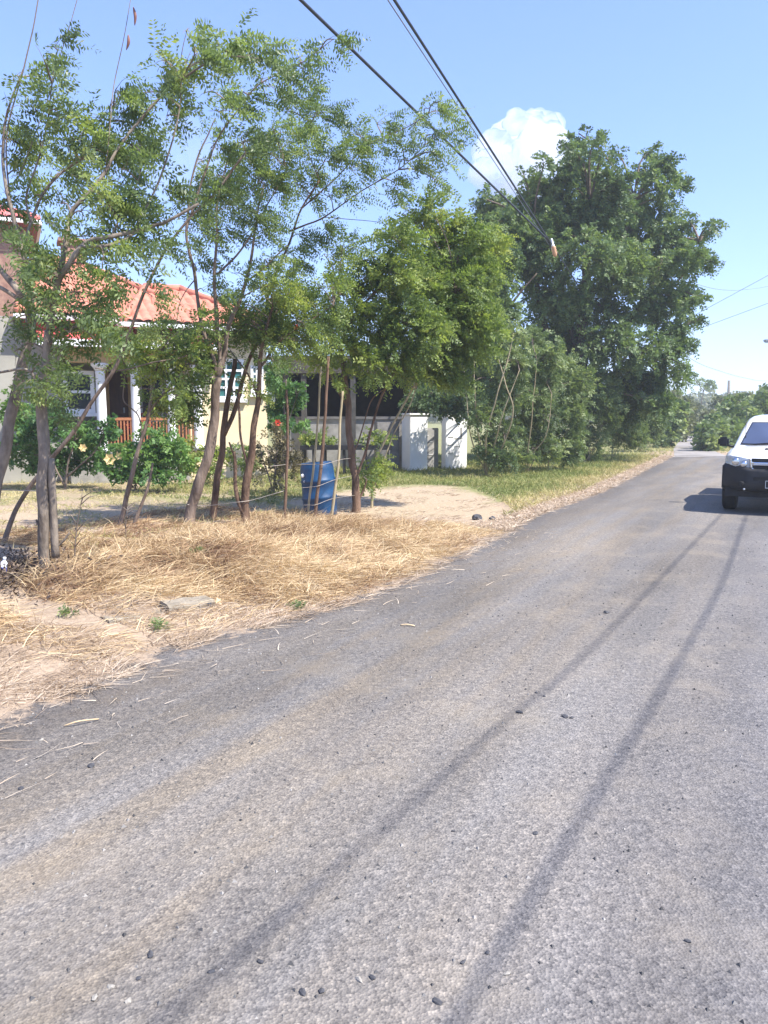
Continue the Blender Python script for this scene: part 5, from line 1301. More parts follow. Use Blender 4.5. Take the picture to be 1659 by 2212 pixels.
stake([(676, 1128), (688, 1050), (698, 960), (704, 870), (709, 770)], 12.4, 0.030, 'thickest brown stake, crossing the middle of the blue drum', 'bark_brown')
stake([(714, 1112), (724, 1050), (732, 980), (735, 900), (741, 845)], 12.9, 0.026, 'leaning stake at the right side of the blue drum', 'bark_green')
GWR = 'strands of fence wire'
def strand(pts, label, r=0.0042):
    P = [at(x, y, Y) for x, y, Y in pts]
    m = MB(); m.tube(catmull(P, 5), r, 5)
    return tag(m.build('fence_wire', M['wire_steel'], None, P[0]), label, 'wire', GWR)
strand([(640, 1003, 12.45), (684, 1003, 12.42), (700, 1003, 12.36), (735, 993, 12.85), (757, 990, 13.8)], 'top strand of fence wire across the blue drum')
strand([(650, 1054, 12.45), (672, 1052, 12.42), (690, 1049, 12.36), (724, 1036, 12.85), (760, 1028, 13.8)], 'middle strand of fence wire across the blue drum')
strand([(655, 1091, 12.45), (668, 1091, 12.42), (684, 1090, 12.36), (719, 1077, 12.85), (766, 1070, 13.8)], 'lowest strand of fence wire across the blue drum')
strand([(522, 1195 - 10, 12.2), (560, 1190 - 8, 12.2), (612, 1150, 12.3)], 'loose strand sagging in the straw left of the drum', 0.004)
strand([(584, 1007, 12.1), (605, 1005, 12.2), (619, 1003, 12.3)], 'short strand tied between the twin trunk and the lone stake')
strand([(405, 1090, 11.9), (450, 1092, 12.4), (510, 1085, 12.1), (545, 1080, 12.2), (615, 1060, 12.3)], 'long strand stapled across the central trunks', 0.005)
strand([(0, 1128 - 70, 9.3), (60, 1060, 9.5), (100, 1062, 8.3)], 'strand of fence wire running out at the left edge', 0.005)

# dry bare saplings
def dry_sapling(x, yb, Y, label, seed, h=150, lean_=0):
    r2 = random.Random(seed); b = at(x, yb, Y); b.z = float(ground_h(b.x, b.y))
    m = MB()
    top = Vector((b.x + lean_, b.y, b.z + h))
    mid = b.lerp(top, 0.5) + Vector((r2.uniform(-.03, .03), 0, 0))
    main = catmull([b - Vector((0, 0, 0.05)), mid, top], 5); m.tube(main, [0.010 - 0.006 * i / len(main) for i in range(len(main))], 5)
    for k in range(12):
        s = main[r2.randint(3, len(main) - 1)]
        e = s + Vector((r2.uniform(-0.22, 0.26), r2.uniform(-0.15, 0.15), r2.uniform(0.02, 0.2)))
        m.tube([s, s.lerp(e, 0.5) + Vector((0, 0, 0.03)), e], [0.005, 0.004, 0.002], 4)
    return tag(m.build('dry_sapling', M['twig'], None, b), label, 'sapling')
dry_sapling(160, 1240, 8.4, 'bare dead sapling between the straight trunk and the straw', 3, 0.72, 0.12)
dry_sapling(272, 1165, 10.8, 'low bare dead twig in the straw by the lopped sapling', 8, 0.4, 0.05)
# pods on the bare shoot
for i, (x0, y0, x1, y1) in enumerate([(288, 15, 291, 55), (277, 75, 273, 108)]):
    m = MB(); P = [at(x0, y0, 8.5), at((x0 + x1) / 2 + 3, (y0 + y1) / 2, 8.5), at(x1, y1, 8.5)]
    m.tube(catmull(P, 4), [0.004, 0.010, 0.014, 0.016, 0.016, 0.014, 0.012, 0.008, 0.003], 5)
    for ob in bpy.data.objects:
        if ob.get('label', '').startswith('slim straight trunk'): m.build('seed_pod', M['pod'], ob)

# ------------------------------------------------------------------ kerb stone, stones, bottle, weeds
m = MB()
a, b = gnd(236, 1356), gnd(462, 1318)
ax = (b - a); Lk = ax.length; ax.normalize(); sd_ = Vector((-ax.y, ax.x, 0))
for k in range(2):
    s0, s1 = (0.0, Lk * 0.52) if k == 0 else (Lk * 0.55, Lk)
    hh = 0.05 if k == 0 else 0.105
    def kf(v, s0=s0, s1=s1, hh=hh):
        w = a + ax * v.x + sd_ * v.y + Vector((0, 0, v.z + 0.0))
        return w + Vector((mnoise.noise(w * 6), mnoise.noise(w * 6 + Vector((3, 1, 2))), mnoise.noise(w * 7 + Vector((1, 7, 2))))) * 0.02
    bm = bmesh.new(); bmesh.ops.create_grid(bm, x_segments=1, y_segments=1, size=1); bm.free()
    prof = [(0.0, -0.05), (0.0, hh * 0.75), (0.03, hh), (0.16, hh * 1.05), (0.20, hh * 0.8), (0.21, -0.05)]
    nS = 14; vs = []; fs = []
    for i in range(nS + 1):
        for (yy, zz) in prof: vs.append(kf(Vector((s0 + (s1 - s0) * i / nS, yy, zz))))
    n_ = len(prof)
    for i in range(nS):
        for j in range(n_ - 1): fs.append((i * n_ + j, (i + 1) * n_ + j, (i + 1) * n_ + j + 1, i * n_ + j + 1))
    fs.append(tuple(range(n_))); fs.append(tuple(reversed([nS * n_ + j for j in range(n_)])))
    m.add(vs, fs, 0, False)
M['kerb'] = rough_mat('kerb', (0.17, 0.145, 0.11), (0.36, 0.31, 0.235), 7, 0.95, 0.9, 30, dist=0.02)
tag(m.build('kerb_stone', M['kerb'], None, a), 'half buried broken kerb stone in the straw', 'kerb stone')

def rock(name, x, y, r, label, cat, mat, group=None, sq=0.6, seed=1, z=0.0):
    g = gnd(x, y); g.z = max(z, float(ground_h(g.x, g.y)))
    bm = bmesh.new(); bmesh.ops.create_icosphere(bm, subdivisions=1 if r < 0.025 else 2, radius=r)
    r2 = random.Random(seed); o1 = Vector((r2.uniform(0, 50), r2.uniform(0, 50), r2.uniform(0, 50)))
    sx, sy = r2.uniform(0.9, 1.5), r2.uniform(0.7, 1.0)
    for v in bm.verts:
        n_ = v.co.normalized()
        k = 1 + 0.6 * mnoise.noise(n_ * 1.6 + o1) + 0.35 * mnoise.noise(n_ * 4 + o1)
        v.co = Vector((v.co.x * sx, v.co.y * sy, v.co.z * sq)) * k
    me = bpy.data.meshes.new(name); bm.to_mesh(me); bm.free(); me.materials.append(mat)
    o = bpy.data.objects.new(name, me); COL.objects.link(o); o.location = g + Vector((0, 0, r * sq * 0.45)); o.rotation_euler = (0, 0, r2.uniform(0, 3))
    return tag(o, label, cat, group)
rock('stone', 472, 1313, 0.045, 'small cream stone touching the right end of the broken kerb', 'stone', M['cut_wood'], None, 0.8, 4)
rock('stone', 452, 1318, 0.040, 'dark stone at the broken end of the kerb', 'stone', M['stone_dark'], None, 0.8, 9)
rock('stone', 1030, 1123, 0.085, 'larger dark stone at the mouth of the sandy drive', 'stone', M['stone_dark'], None, 0.7, 2)
rock('stone', 1063, 1122, 0.05, 'smaller dark stone at the mouth of the sandy drive', 'stone', M['stone_dark'], None, 0.7, 3)
PEB = 'loose stones lying on the tarmac'
pebbles = [(325, 2066, .016, 'd'), (563, 2081, .015, 'd'), (457, 2102, .012, 'd'), (300, 2117, .012, 'd'), (654, 2147, .016, 'd'), (695, 2145, .015, 'd'), (775, 2120, .014, 'p'), (805, 2115, .016, 'd'),
           (864, 2006, .012, 'p'), (1052, 2062, .013, 'd'), (1000, 2082, .012, 'd'), (1095, 2107, .013, 'p'), (945, 2167, .016, 'd'), (1487, 2037, .013, 'd'), (1157, 1803, .012, 'd'), (978, 1798, .010, 'd'),
           (1122, 1541, .020, 'd'), (1220, 1550, .024, 'd'), (1235, 1553, .016, 'd'), (1176, 1506, .014, 'd'), (1158, 1498, .013, 'd'), (196, 1656, .022, 'd'), (46, 1706, .020, 'd'), (78, 1640, .014, 'd'), (277, 2166, .013, 'p'), (240, 2135, .013, 'p'), (205, 2160, .012, 'p'), (90, 1600, .015, 'p'), (1310, 1325, .03, 'd')]
for i, (x, y, r, k) in enumerate(pebbles):
    rock('pebble', x, y, r * 0.85, 'small dark loose stone on the tarmac' if k == 'd' else 'small pale loose stone on the tarmac', 'pebble', M['stone_dark'] if k == 'd' else M['stone_pale'], PEB + (' dark' if k == 'd' else ' pale'), 0.5, 20 + i, 0.004)
# gravel grains scattered in the seal
n = 17000
y_ = 1.6 + 9 * rng.uniform(0, 1, n) ** 1.5; x_ = rng.uniform(-3.0, 6.5, n); d_ = edge_dist(x_, y_)
k_ = (d_ < 0.1) & (rng.uniform(0, 1, n) < 0.4 + 0.6 * np.exp(d_ / 0.8)); x_, y_ = x_[k_], y_[k_]; n = len(x_)
r_ = 0.003 + 0.0095 * rng.uniform(0, 1, n) ** 2.2
tet = np.array([(1, 0, -0.2), (-0.5, 0.87, -0.2), (-0.5, -0.87, -0.2), (0.1, 0.05, 1.0)])
an = rng.uniform(0, 6.28, n)
Vt = np.zeros((n, 4, 3))
for q in range(4):
    ex = tet[q] * (1 + rng.normal(0, 0.2, (n, 3)))
    Vt[:, q, 0] = x_ + (ex[:, 0] * np.cos(an) - ex[:, 1] * np.sin(an)) * r_
    Vt[:, q, 1] = y_ + (ex[:, 0] * np.sin(an) + ex[:, 1] * np.cos(an)) * r_
    Vt[:, q, 2] = 0.005 + ex[:, 2] * r_ * 0.8
tri = np.stack([Vt[:, [0, 1, 3]], Vt[:, [1, 2, 3]], Vt[:, [2, 0, 3]]], 1).reshape(-1, 3)
M['grit'] = leaf_mat('grit', [(0.0, (0.05, 0.05, 0.052)), (0.6, (0.15, 0.145, 0.14)), (1.0, (0.34, 0.32, 0.29))], trans=0.0, rough=0.85, spec=0.2)
tag(quads('gravel', tri, M['grit'], np.repeat(rng.uniform(0, 1, n), 3), nper=3), 'loose grit scattered over the worn tarmac', kind='stuff')

# bottle and scrap at the left edge
g = at(3, 1214, 8.1); g.z = float(ground_h(g.x, g.y))
bt = empty('plastic_bottle', g, 'white and blue plastic bottle stuck in the grass at the left edge', 'bottle')
bl = Vector((0.12, 0.1, 1)).normalized()
q_ = bl.to_track_quat('Z', 'Y')
bf = lambda v: g + q_ @ Vector(v)
m = MB(); m.lathe([(0.034, -0.02), (0.038, 0.0), (0.038, 0.14), (0.030, 0.17), (0.014, 0.19), (0.014, 0.205)], 16, bf); m.build('bottle_body', M['bottle_white'], bt)
m = MB(); m.lathe([(0.0392, 0.03), (0.0392, 0.12)], 16, bf, cap=False); m.build('bottle_label', M['bottle_blue'], bt)
m = MB(); m.lathe([(0.0165, 0.19), (0.0165, 0.222), (0.014, 0.224)], 12, bf); m.build('cap', M['bottle_white'], bt)
g = at(10, 1236, 8.05); m = MB(); g.z = float(ground_h(g.x, g.y)) + 0.02
vs = []; fs = []
for i in range(7):
    for j in range(5):
        vs.append(g + Vector(((i - 3) * 0.022, (j - 2) * 0.02, 0.03 * mnoise.noise(Vector((i * 0.7, j * 0.8, 1))) + 0.02)))
for i in range(6):
    for j in range(4): a_ = i * 5 + j; fs.append((a_, a_ + 5, a_ + 6, a_ + 1))
m.add(vs, fs, 0, True); m.add([v - Vector((0, 0, 0.004)) for v in vs], [tuple(reversed(f)) for f in fs], 0, True)
tag(m.build('rag', M['rag_red'], None, g), 'crumpled orange red rag below the bottle at the left edge', 'rag')

def weed(x, y, label, n, s):
    g = gnd(x, y); g.z = float(ground_h(g.x, g.y))
    O = np.array([(g.x + rnd.gauss(0, s * 0.25), g.y + rnd.gauss(0, s * 0.25), g.z + 0.01) for _ in range(n)])
    V, T = leaf_sprays(O, rng.normal(0, 0.7, (n, 3)) + np.array([0, 0, 0.8]), rng.uniform(0.06, 0.13, n), 4, 0.036, 0.012, 0.2)
    return tag(quads('weed', V, M['leaf_hedge'], T, None, g), label, 'weed')
weed(150, 1345, 'small green weed left of the broken kerb', 14, 0.06)
weed(346, 1364, 'green weed in front of the broken kerb', 18, 0.07)
weed(428, 1244, 'tiny green weed up in the golden straw', 10, 0.03)
weed(640, 1316, 'sparse green weed at the straw edge', 10, 0.05)
# long straw lying on the road
m = MB(); P = [gnd(138, 1568, 0.012), gnd(170, 1558, 0.03), gnd(213, 1553, 0.014)]; m.tube(catmull(P, 4), 0.004, 5)
tag(m.build('straw_stalk', M['cut_wood'], None, P[0]), 'long bent straw stalk lying on the tarmac by the verge', 'straw')
m = MB(); P = [gnd(865, 1350, 0.012), gnd(880, 1349, 0.02), gnd(896, 1352, 0.012)]; m.tube(catmull(P, 4), 0.006, 5)
tag(m.build('straw_stalk', M['cut_wood'], None, P[0]), 'short pale stick lying out on the tarmac', 'straw')

# ------------------------------------------------------------------ overhead lines
GP = 'overhead lines along the road'
def line(pts, r, label, mat='cable', group=GP, name='power_line'):
    m = MB(); m.tube(pts, r, 6)
    return tag(m.build(name, M[mat], None, pts[0]), label, 'cable', group)
def sag(p, q, s, n=24):
    return [p.lerp(q, i / n) - Vector((0, 0, s * 4 * (i / n) * (1 - i / n))) for i in range(n + 1)]
def ext(p, q, Y):                  # point on the line p-q at Y
    t = (Y - p.y) / (q.y - p.y); return p.lerp(q, t)
A0, A1 = at(650, 0, 10.2), at(1186, 520, 22.4)
B0, B1 = at(852, 0, 10.2), at(1192, 528, 22.6)
C0, C1 = at(838, 0, 10.6), at(1076, 362, 18)
line([ext(A0, A1, -14), A0, ext(A0, A1, 16), A1, A1.lerp(B1, 0.8) + Vector((0.1, 0.6, -0.05))], 0.022, 'thick left hand power line crossing the sky and ending at the insulator')
line([ext(B0, B1, -14), B0, ext(B0, B1, 16), B1, ext(B0, B1, 26), ext(B0, B1, 33)], 0.020, 'thick right hand power line running on past the insulator into the tree')
line([ext(C0, C1, -14), C0, C1, ext(C0, C1, 30)], 0.009, 'thin grey wire beside the right hand power line', 'cable_grey')
# the spool insulator hung where the lines meet
ic = at(1194, 528, 22.5)
ins = empty('insulator', ic, 'white and brown insulator hanging where the two power lines meet', 'insulator')
dwn = Vector((0.28, 0.1, -1)).normalized(); qq = dwn.to_track_quat('Z', 'Y')
inf = lambda v: ic + qq @ Vector(v)
m = MB(); m.lathe([(0.02, -0.16), (0.03, -0.12), (0.03, 0.0), (0.045, 0.02), (0.045, 0.05)], 12, inf); m.build('clamp', M['white_trim'], ins)
m = MB(); m.lathe([(0.05, 0.053), (0.07, 0.09), (0.055, 0.12), (0.072, 0.16), (0.055, 0.20), (0.07, 0.24), (0.05, 0.30), (0.03, 0.34)], 14, inf); m.build('spool', M['insulator_brown'], ins)

# lines on the right hand side of the road: outside the view, their shadows fall across the tarmac
WZ = 6.5; offs = Vector((SUN_H.x, SUN_H.y, 0)) * (WZ / math.tan(SUN_EL)) + Vector((0, 0, WZ))
def shadow_line(pxs, r, label):
    g = [gnd(*p) + offs for p in pxs]
    a = g[0] + (g[0] - g[1]).normalized() * 16; b = g[-1] + (g[-1] - g[-2]).normalized() * 26
    return line(catmull([a] + g + [b], 6), r, label)
s1 = shadow_line([(352, 2205), (850, 1770), (1100, 1550), (1300, 1378), (1550, 1120)], 0.011, 'nearer power line outside the right of the view, its shadow crossing the tarmac')
s2 = shadow_line([(1080, 2050), (1330, 1650), (1480, 1405), (1565, 1245), (1610, 1118)], 0.013, 'farther power line outside the right of the view, its shadow crossing the tarmac')

# street lamp at the right edge and the service lines to it
lp_ = at(1760, 896, 40); lp_.z = 0
lamp = empty('street_lamp', lp_, 'street lamp whose head just enters the right edge above the pickup', 'street lamp')
m = MB(); m.tube([(lp_.x, lp_.y, -0.1), (lp_.x, lp_.y, 4), (lp_.x, lp_.y, 9.2)], [0.16, 0.13, 0.10], 10); m.build('pole', M['pole_wood'], lamp)
hd = at(1650, 736, 40)
m = MB(); m.tube([(lp_.x, lp_.y, hd.z - 0.3), (lp_.x - 0.8, lp_.y, hd.z + 0.05), (hd.x + 0.5, hd.y, hd.z)], 0.03, 6); m.build('arm', M['steel_grey'], lamp)
m = MB(); m.box((hd.x, hd.y - 0.12, hd.z - 0.06), (hd.x + 0.62, hd.y + 0.12, hd.z + 0.06), None, 0, 0.04); m.build('lamp_head', M['steel_grey'], lamp)
m = MB(); m.box((hd.x + 0.06, hd.y - 0.09, hd.z - 0.10), (hd.x + 0.45, hd.y + 0.09, hd.z - 0.063), None, 0, 0.02); m.build('lens', M['lamp_lens'], lamp)
GV = 'service wires crossing the sky at the right'
T1 = Vector((lp_.x, lp_.y, 9.0))
line([at(1700, 572, 36), at(1659, 595, 35), at(1500, 681, 37), at(1300, 790, 39)], 0.011, 'upper slanting service wire at the right of the sky', 'cable_grey', GV, 'service_wire')
line([at(1700, 637, 36), at(1659, 655, 35), at(1500, 714, 37), at(1300, 795, 39)], 0.011, 'lower slanting service wire at the right of the sky', 'cable_grey', GV, 'service_wire')
line(catmull([at(1380, 560, 33), at(1484, 606, 34), at(1560, 626, 36), at(1640, 622, 38), at(1740, 600, 40)], 5), 0.010, 'sagging wire across the sky at the right', 'cable_grey', GV, 'service_wire')
line(catmull([at(1400, 700, 40), at(1494, 776, 44), at(1560, 803, 48), at(1612, 817, 52), at(1660, 823, 56), at(1760, 815, 64)], 5), 0.013, 'low sagging wire above the far bushes', 'cable_grey', GV, 'service_wire')
fp = at(1574, 860, 88); m = MB(); tp = at(1575, 822, 88); m.tube([(fp.x, fp.y, -0.1), (tp.x, tp.y, tp.z)], [0.17, 0.13], 8)
tag(m.build('utility_pole', M['pole_wood'], None, (fp.x, fp.y, 0)), 'distant wooden utility pole standing above the far bushes', 'utility pole')

# ------------------------------------------------------------------ cloud
def cloud(name, label, x, y, Y, puffs, seed):
    c0 = at(x, y, Y); k = Y / FPX
    mb = MB(); r2 = random.Random(seed)
    bm = bmesh.new(); bmesh.ops.create_icosphere(bm, subdivisions=4, radius=1)
    dirs = [v.co.copy() for v in bm.verts]; fs = [tuple(v.index for v in f.verts) for f in bm.faces]; bm.free()
    for (px, py, pr) in puffs:
        px, py, pr = px * 0.92, py * 0.9 - 6, pr * 0.86
        o = c0 + Vector((px * k, r2.uniform(-20, 20) * k, -py * k)); r = pr * k
        vs = []
        for d in dirs:
            w = d * 1.6 + o * (0.9 / r) 
            dd = 1 + 0.20 * mnoise.noise(w) + 0.10 * mnoise.noise(w * 2.3) + 0.045 * mnoise.noise(w * 5)
            vs.append(o + d * r * dd)
        mb.add(vs, fs, 0, True)
    o = mb.build(name, M['cloud'], None, c0)
    return tag(o, label, 'cloud')
mt, nt, out = new_mat('cloud'); M['cloud'] = mt
vs_ = N(nt, 'ShaderNodeVolumePrincipled'); vs_.inputs['Color'].default_value = (1, 1, 1, 1); vs_.inputs['Anisotropy'].default_value = 0.2
tcc = N(nt, 'ShaderNodeTexCoord'); nzc = N(nt, 'ShaderNodeTexNoise'); nzc.inputs['Scale'].default_value = 0.016; nzc.inputs['Detail'].default_value = 5; nzc.inputs['Roughness'].default_value = 0.6
nt.links.new(tcc.outputs['Object'], nzc.inputs['Vector'])
mrc = N(nt, 'ShaderNodeMapRange'); mrc.inputs[1].default_value = 0.28; mrc.inputs[2].default_value = 0.52; mrc.inputs[3].default_value = 0.0; mrc.inputs[4].default_value = 0.017
nt.links.new(nzc.outputs[0], mrc.inputs[0]); nt.links.new(mrc.outputs[0], vs_.inputs['Density'])
nt.links.new(vs_.outputs[0], out.inputs['Volume'])
cloud('cloud', 'bright white heaped cloud behind the top of the big tree', 1125, 320, 2600,
      [(-55, 25, 55), (-20, -20, 52), (15, -10, 60), (50, -40, 44), (65, -5, 50), (75, -50, 30), (40, 25, 65), (-75, 45, 40), (0, 45, 65), (-30, 70, 60), (40, 70, 60), (-15, -45, 30), (85, 20, 36), (-85, 65, 36), (25, -50, 30)], 5)

mt2, nt2, out2 = new_mat('wisp')
vp2 = N(nt2, 'ShaderNodeVolumePrincipled'); vp2.inputs['Color'].default_value = (1, 1, 1, 1); vp2.inputs['Density'].default_value = 0.0009
nt2.links.new(vp2.outputs[0], out2.inputs['Volume'])
M['cloud'] = mt2
cloud('cloud', 'faint thin wisp of cloud low behind the left hand trees', 370, 330, 2600, [(-60, 0, 70), (0, 20, 80), (60, 40, 70), (20, -30, 60), (-20, 50, 70)], 8)
# ------------------------------------------------------------------ pickup
TH = R(28.5)
PU = Vector((math.sin(TH), math.cos(TH), 0)); PX = Vector((math.cos(TH), -math.sin(TH), 0))
PO = Vector((6.52, 13.25, 0))       # middle of the front bumper on the ground; x to the right of the view, y to the tail
def pf(v): return PO + PX * v[0] + PU * v[1] + Vector((0, 0, v[2]))
pk = empty('pickup_truck', PO + PU * 2.6, 'white double cab pickup with black bumper facing the camera at the right edge', 'pickup truck')

def loft(mb, secs, fr, mat=0, cap=True, smooth=True):
    """secs: list of half outlines [(x, y, z) ...] from bottom centre to top centre, mirrored"""
    n = len(secs[0]); vs = []; fs = []
    full = n * 2 - 2
    for s in secs:
        ring = [Vector(p) for p in s] + [Vector((-p[0], p[1], p[2])) for p in s[-2:0:-1]]
        vs += ring
    for i in range(len(secs) - 1):
        for k in range(full):
            k2 = (k + 1) % full
            fs.append((i * full + k, i * full + k2, (i + 1) * full + k2, (i + 1) * full + k))
    if cap:
        fs.append(tuple(range(full - 1, -1, -1))); fs.append(tuple((len(secs) - 1) * full + k for k in range(full)))
    mb.add([fr(v) for v in vs], fs, mat, smooth)

def body_sec(y, hw, zb, zbelt, ztop, sh=0.03, rnd_=0.06):
    return [(0, y, zb), (hw * 0.90, y, zb), (hw * 0.985, y, zb + 0.12), (hw, y, (zb + zbelt) / 2), (hw * 0.985, y, zbelt - rnd_), (hw * 0.95, y, zbelt - 0.01), (hw * 0.88, y, zbelt + (ztop - zbelt) * 0.25), (hw * 0.60, y, zbelt + (ztop - zbelt) * 0.72), (hw * 0.3, y, zbelt + (ztop - zbelt) * 0.94), (0, y, ztop)]
mb = MB()
loft(mb, [body_sec(0.17, 0.60, 0.50, 0.93, 0.955), body_sec(0.22, 0.70, 0.48, 0.955, 0.985), body_sec(0.34, 0.79, 0.45, 0.985, 1.02), body_sec(0.55, 0.845, 0.42, 1.015, 1.06), body_sec(0.9, 0.865, 0.42, 1.045, 1.105), body_sec(1.25, 0.87, 0.42, 1.07, 1.14), body_sec(1.42, 0.87, 0.42, 1.085, 1.155), body_sec(1.55, 0.87, 0.42, 1.09, 1.14),
          body_sec(2.4, 0.87, 0.42, 1.10, 1.13), body_sec(3.5, 0.87, 0.42, 1.10, 1.13)], pf)
body = mb.build('body', M['white_paint'], pk)
# wheel arches cut from the body
def cutter(y):
    m = MB(); m.lathe([(0.41, -1.2), (0.41, 1.2)], 32, lambda v: pf((v.z, y + v.x, 0.36 + v.y)))
    return m.build('arch_cutter', M['rubber'], None)
cut = cutter(0.92)
md = body.modifiers.new('b', 'BOOLEAN'); md.operation = 'DIFFERENCE'; md.object = cut; md.solver = 'EXACT'
dg = bpy.context.evaluated_depsgraph_get()
bpy.context.view_layer.update(); dg.update()
nm = bpy.data.meshes.new_from_object(body.evaluated_get(dg)); body.modifiers.clear(); body.data = nm
bpy.data.objects.remove(cut)
# load bed
m = MB()
for lo, hi in [((-0.87, 3.55, 0.55), (-0.80, 5.2, 1.12)), ((0.80, 3.55, 0.55), (0.87, 5.2, 1.12)), ((-0.797, 5.12, 0.55), (0.797, 5.2, 1.12)), ((-0.797, 3.55, 0.55), (0.797, 3.62, 1.12)), ((-0.797, 3.623, 0.55), (0.797, 5.117, 0.62))]:
    m.box(lo, hi, pf, 0, 0.015)
m.build('load_bed', M['white_paint'], pk)
# cab
def ring(z, y0, y1, hw, ztop=None, r=0.10):
    return z, y0, y1, hw
def cab_sec(z, y0, y1, hw, r):
    pts = []
    for (cx, cy, a0) in ((hw - r, y0 + r, -90), (hw - r, y1 - r, 0), (-hw + r, y1 - r, 90), (-hw + r, y0 + r, 180)):
        for k in range(5):
            an = R(a0 + 90 * k / 4); pts.append(Vector((cx + r * math.cos(an), cy + r * math.sin(an), z)))
    return pts
secs = [cab_sec(1.08, 1.38, 3.46, 0.80, 0.12), cab_sec(1.35, 1.74, 3.40, 0.715, 0.12), cab_sec(1.55, 2.02, 3.33, 0.635, 0.13), cab_sec(1.62, 2.13, 3.28, 0.60, 0.15), cab_sec(1.675, 2.28, 3.20, 0.53, 0.17), cab_sec(1.70, 2.46, 3.05, 0.42, 0.2), cab_sec(1.708, 2.6, 2.9, 0.25, 0.14)]
# bow the windscreen forward in plan
for s in secs:
    for v in s:
        if v.y < 2.5: v.y -= 0.10 * max(0, 1 - (v.x / 0.75) ** 2) * (1.72 - v.z) / 0.6
m = MB(); n_ = len(secs[0]); vs = [pf(v) for s in secs for v in s]; fs = []
for i in range(len(secs) - 1):
    for k in range(n_): k2 = (k + 1) % n_; fs.append((i * n_ + k, i * n_ + k2, (i + 1) * n_ + k2, (i + 1) * n_ + k))
fs.append(tuple((len(secs) - 1) * n_ + k for k in range(n_)))
m.add(vs, fs, 0, True); m.build('cab', M['white_paint'], pk)
# glass: windscreen follows the cab face, 8 mm proud
def screen_y(x, z):
    z0, z1 = 1.08, 1.35; z2 = 1.55; z3 = 1.62
    if z < z1: y = 1.38 + (1.74 - 1.38) * (z - z0) / (z1 - z0)
    elif z < z2: y = 1.74 + (2.02 - 1.74) * (z - z1) / (z2 - z1)
    else: y = 2.02 + (2.13 - 2.02) * (z - z2) / (z3 - z2)
    return y - 0.10 * max(0, 1 - (x / 0.75) ** 2) * (1.72 - z) / 0.6
def screen(inset, push, zb, zt):
    vs = []; fs = []; nx_, nz_ = 20, 8
    for j in range(nz_ + 1):
        z = zb + (zt - zb) * j / nz_
        hw = 0.80 + (0.635 - 0.80) * (z - 1.08) / (1.55 - 1.08) - inset
        for i in range(nx_ + 1):
            x = -hw + 2 * hw * i / nx_
            vs.append(pf((x, screen_y(x, z) - push, z)))
    for j in range(nz_):
        for i in range(nx_): a = j * (nx_ + 1) + i; fs.append((a, a + 1, a + nx_ + 2, a + nx_ + 1))
    return vs, fs
m = MB(); m.add(*screen(0.095, 0.010, 1.155, 1.565), 0, True); m.build('window_seal', M['black_plastic'], pk)
m = MB(); m.add(*screen(0.115, 0.016, 1.175, 1.55), 0, True); ws = m.build('windscreen', M['car_glass'], pk)
for s in (-1, 1):
    m = MB()
    def sx(z): return s * (0.80 + (0.635 - 0.80) * (z - 1.08) / 0.47 + 0.006)
    for (ya, yb, yc, yd) in ((1.82, 2.42, 2.42, 2.12), (2.50, 3.25, 3.18, 2.50)):
        m.add([pf((sx(1.16), ya, 1.16)), pf((sx(1.16), yb, 1.16)), pf((sx(1.52), yc, 1.52)), pf((sx(1.52), yd, 1.52))], [(0, 1, 2, 3)] if s > 0 else [(3, 2, 1, 0)])
    m.build('side_window', M['car_glass'], pk)
    # mirror
    m = MB()
    mc = Vector((s * 0.985, 1.62, 1.20))
    m.box((mc.x - 0.095, mc.y - 0.05, mc.z - 0.085), (mc.x + 0.095, mc.y + 0.05, mc.z + 0.085), pf, 0, 0.035)
    mr = m.build('side_mirror', M['black_plastic'], pk)
    m = MB(); m.tube([(s * 0.79, 1.66, 1.10), (s * 0.86, 1.64, 1.115), (s * 0.915, 1.63, 1.14)], 0.022, 6, True, 0, pf); m.build('mirror_arm', M['black_plastic'], mr)
# roof aerial
m = MB(); m.tube([(-0.60, 1.55, 1.12), (-0.62, 1.75, 1.75)], [0.006, 0.004], 5, True, 0, pf); m.build('aerial', M['black_plastic'], pk)
# hood scoop
m = MB()
vs = [(-0.26, 0.78, 1.085), (0.26, 0.78, 1.085), (0.22, 1.18, 1.145), (-0.22, 1.18, 1.145), (-0.235, 0.80, 1.128), (0.235, 0.80, 1.128), (0.20, 1.16, 1.155), (-0.20, 1.16, 1.155)]
m.add([pf(v) for v in vs], [(0, 1, 5, 4), (1, 2, 6, 5), (2, 3, 7, 6), (3, 0, 4, 7), (4, 5, 6, 7)]); sc_ = m.build('hood_scoop', M['white_paint'], pk)
m = MB(); m.add([pf(v) for v in ((-0.232, 0.776, 1.090), (0.232, 0.776, 1.090), (0.215, 0.796, 1.120), (-0.215, 0.796, 1.120))], [(0, 1, 2, 3)]); m.build('scoop_mouth', M['black_plastic'], sc_)
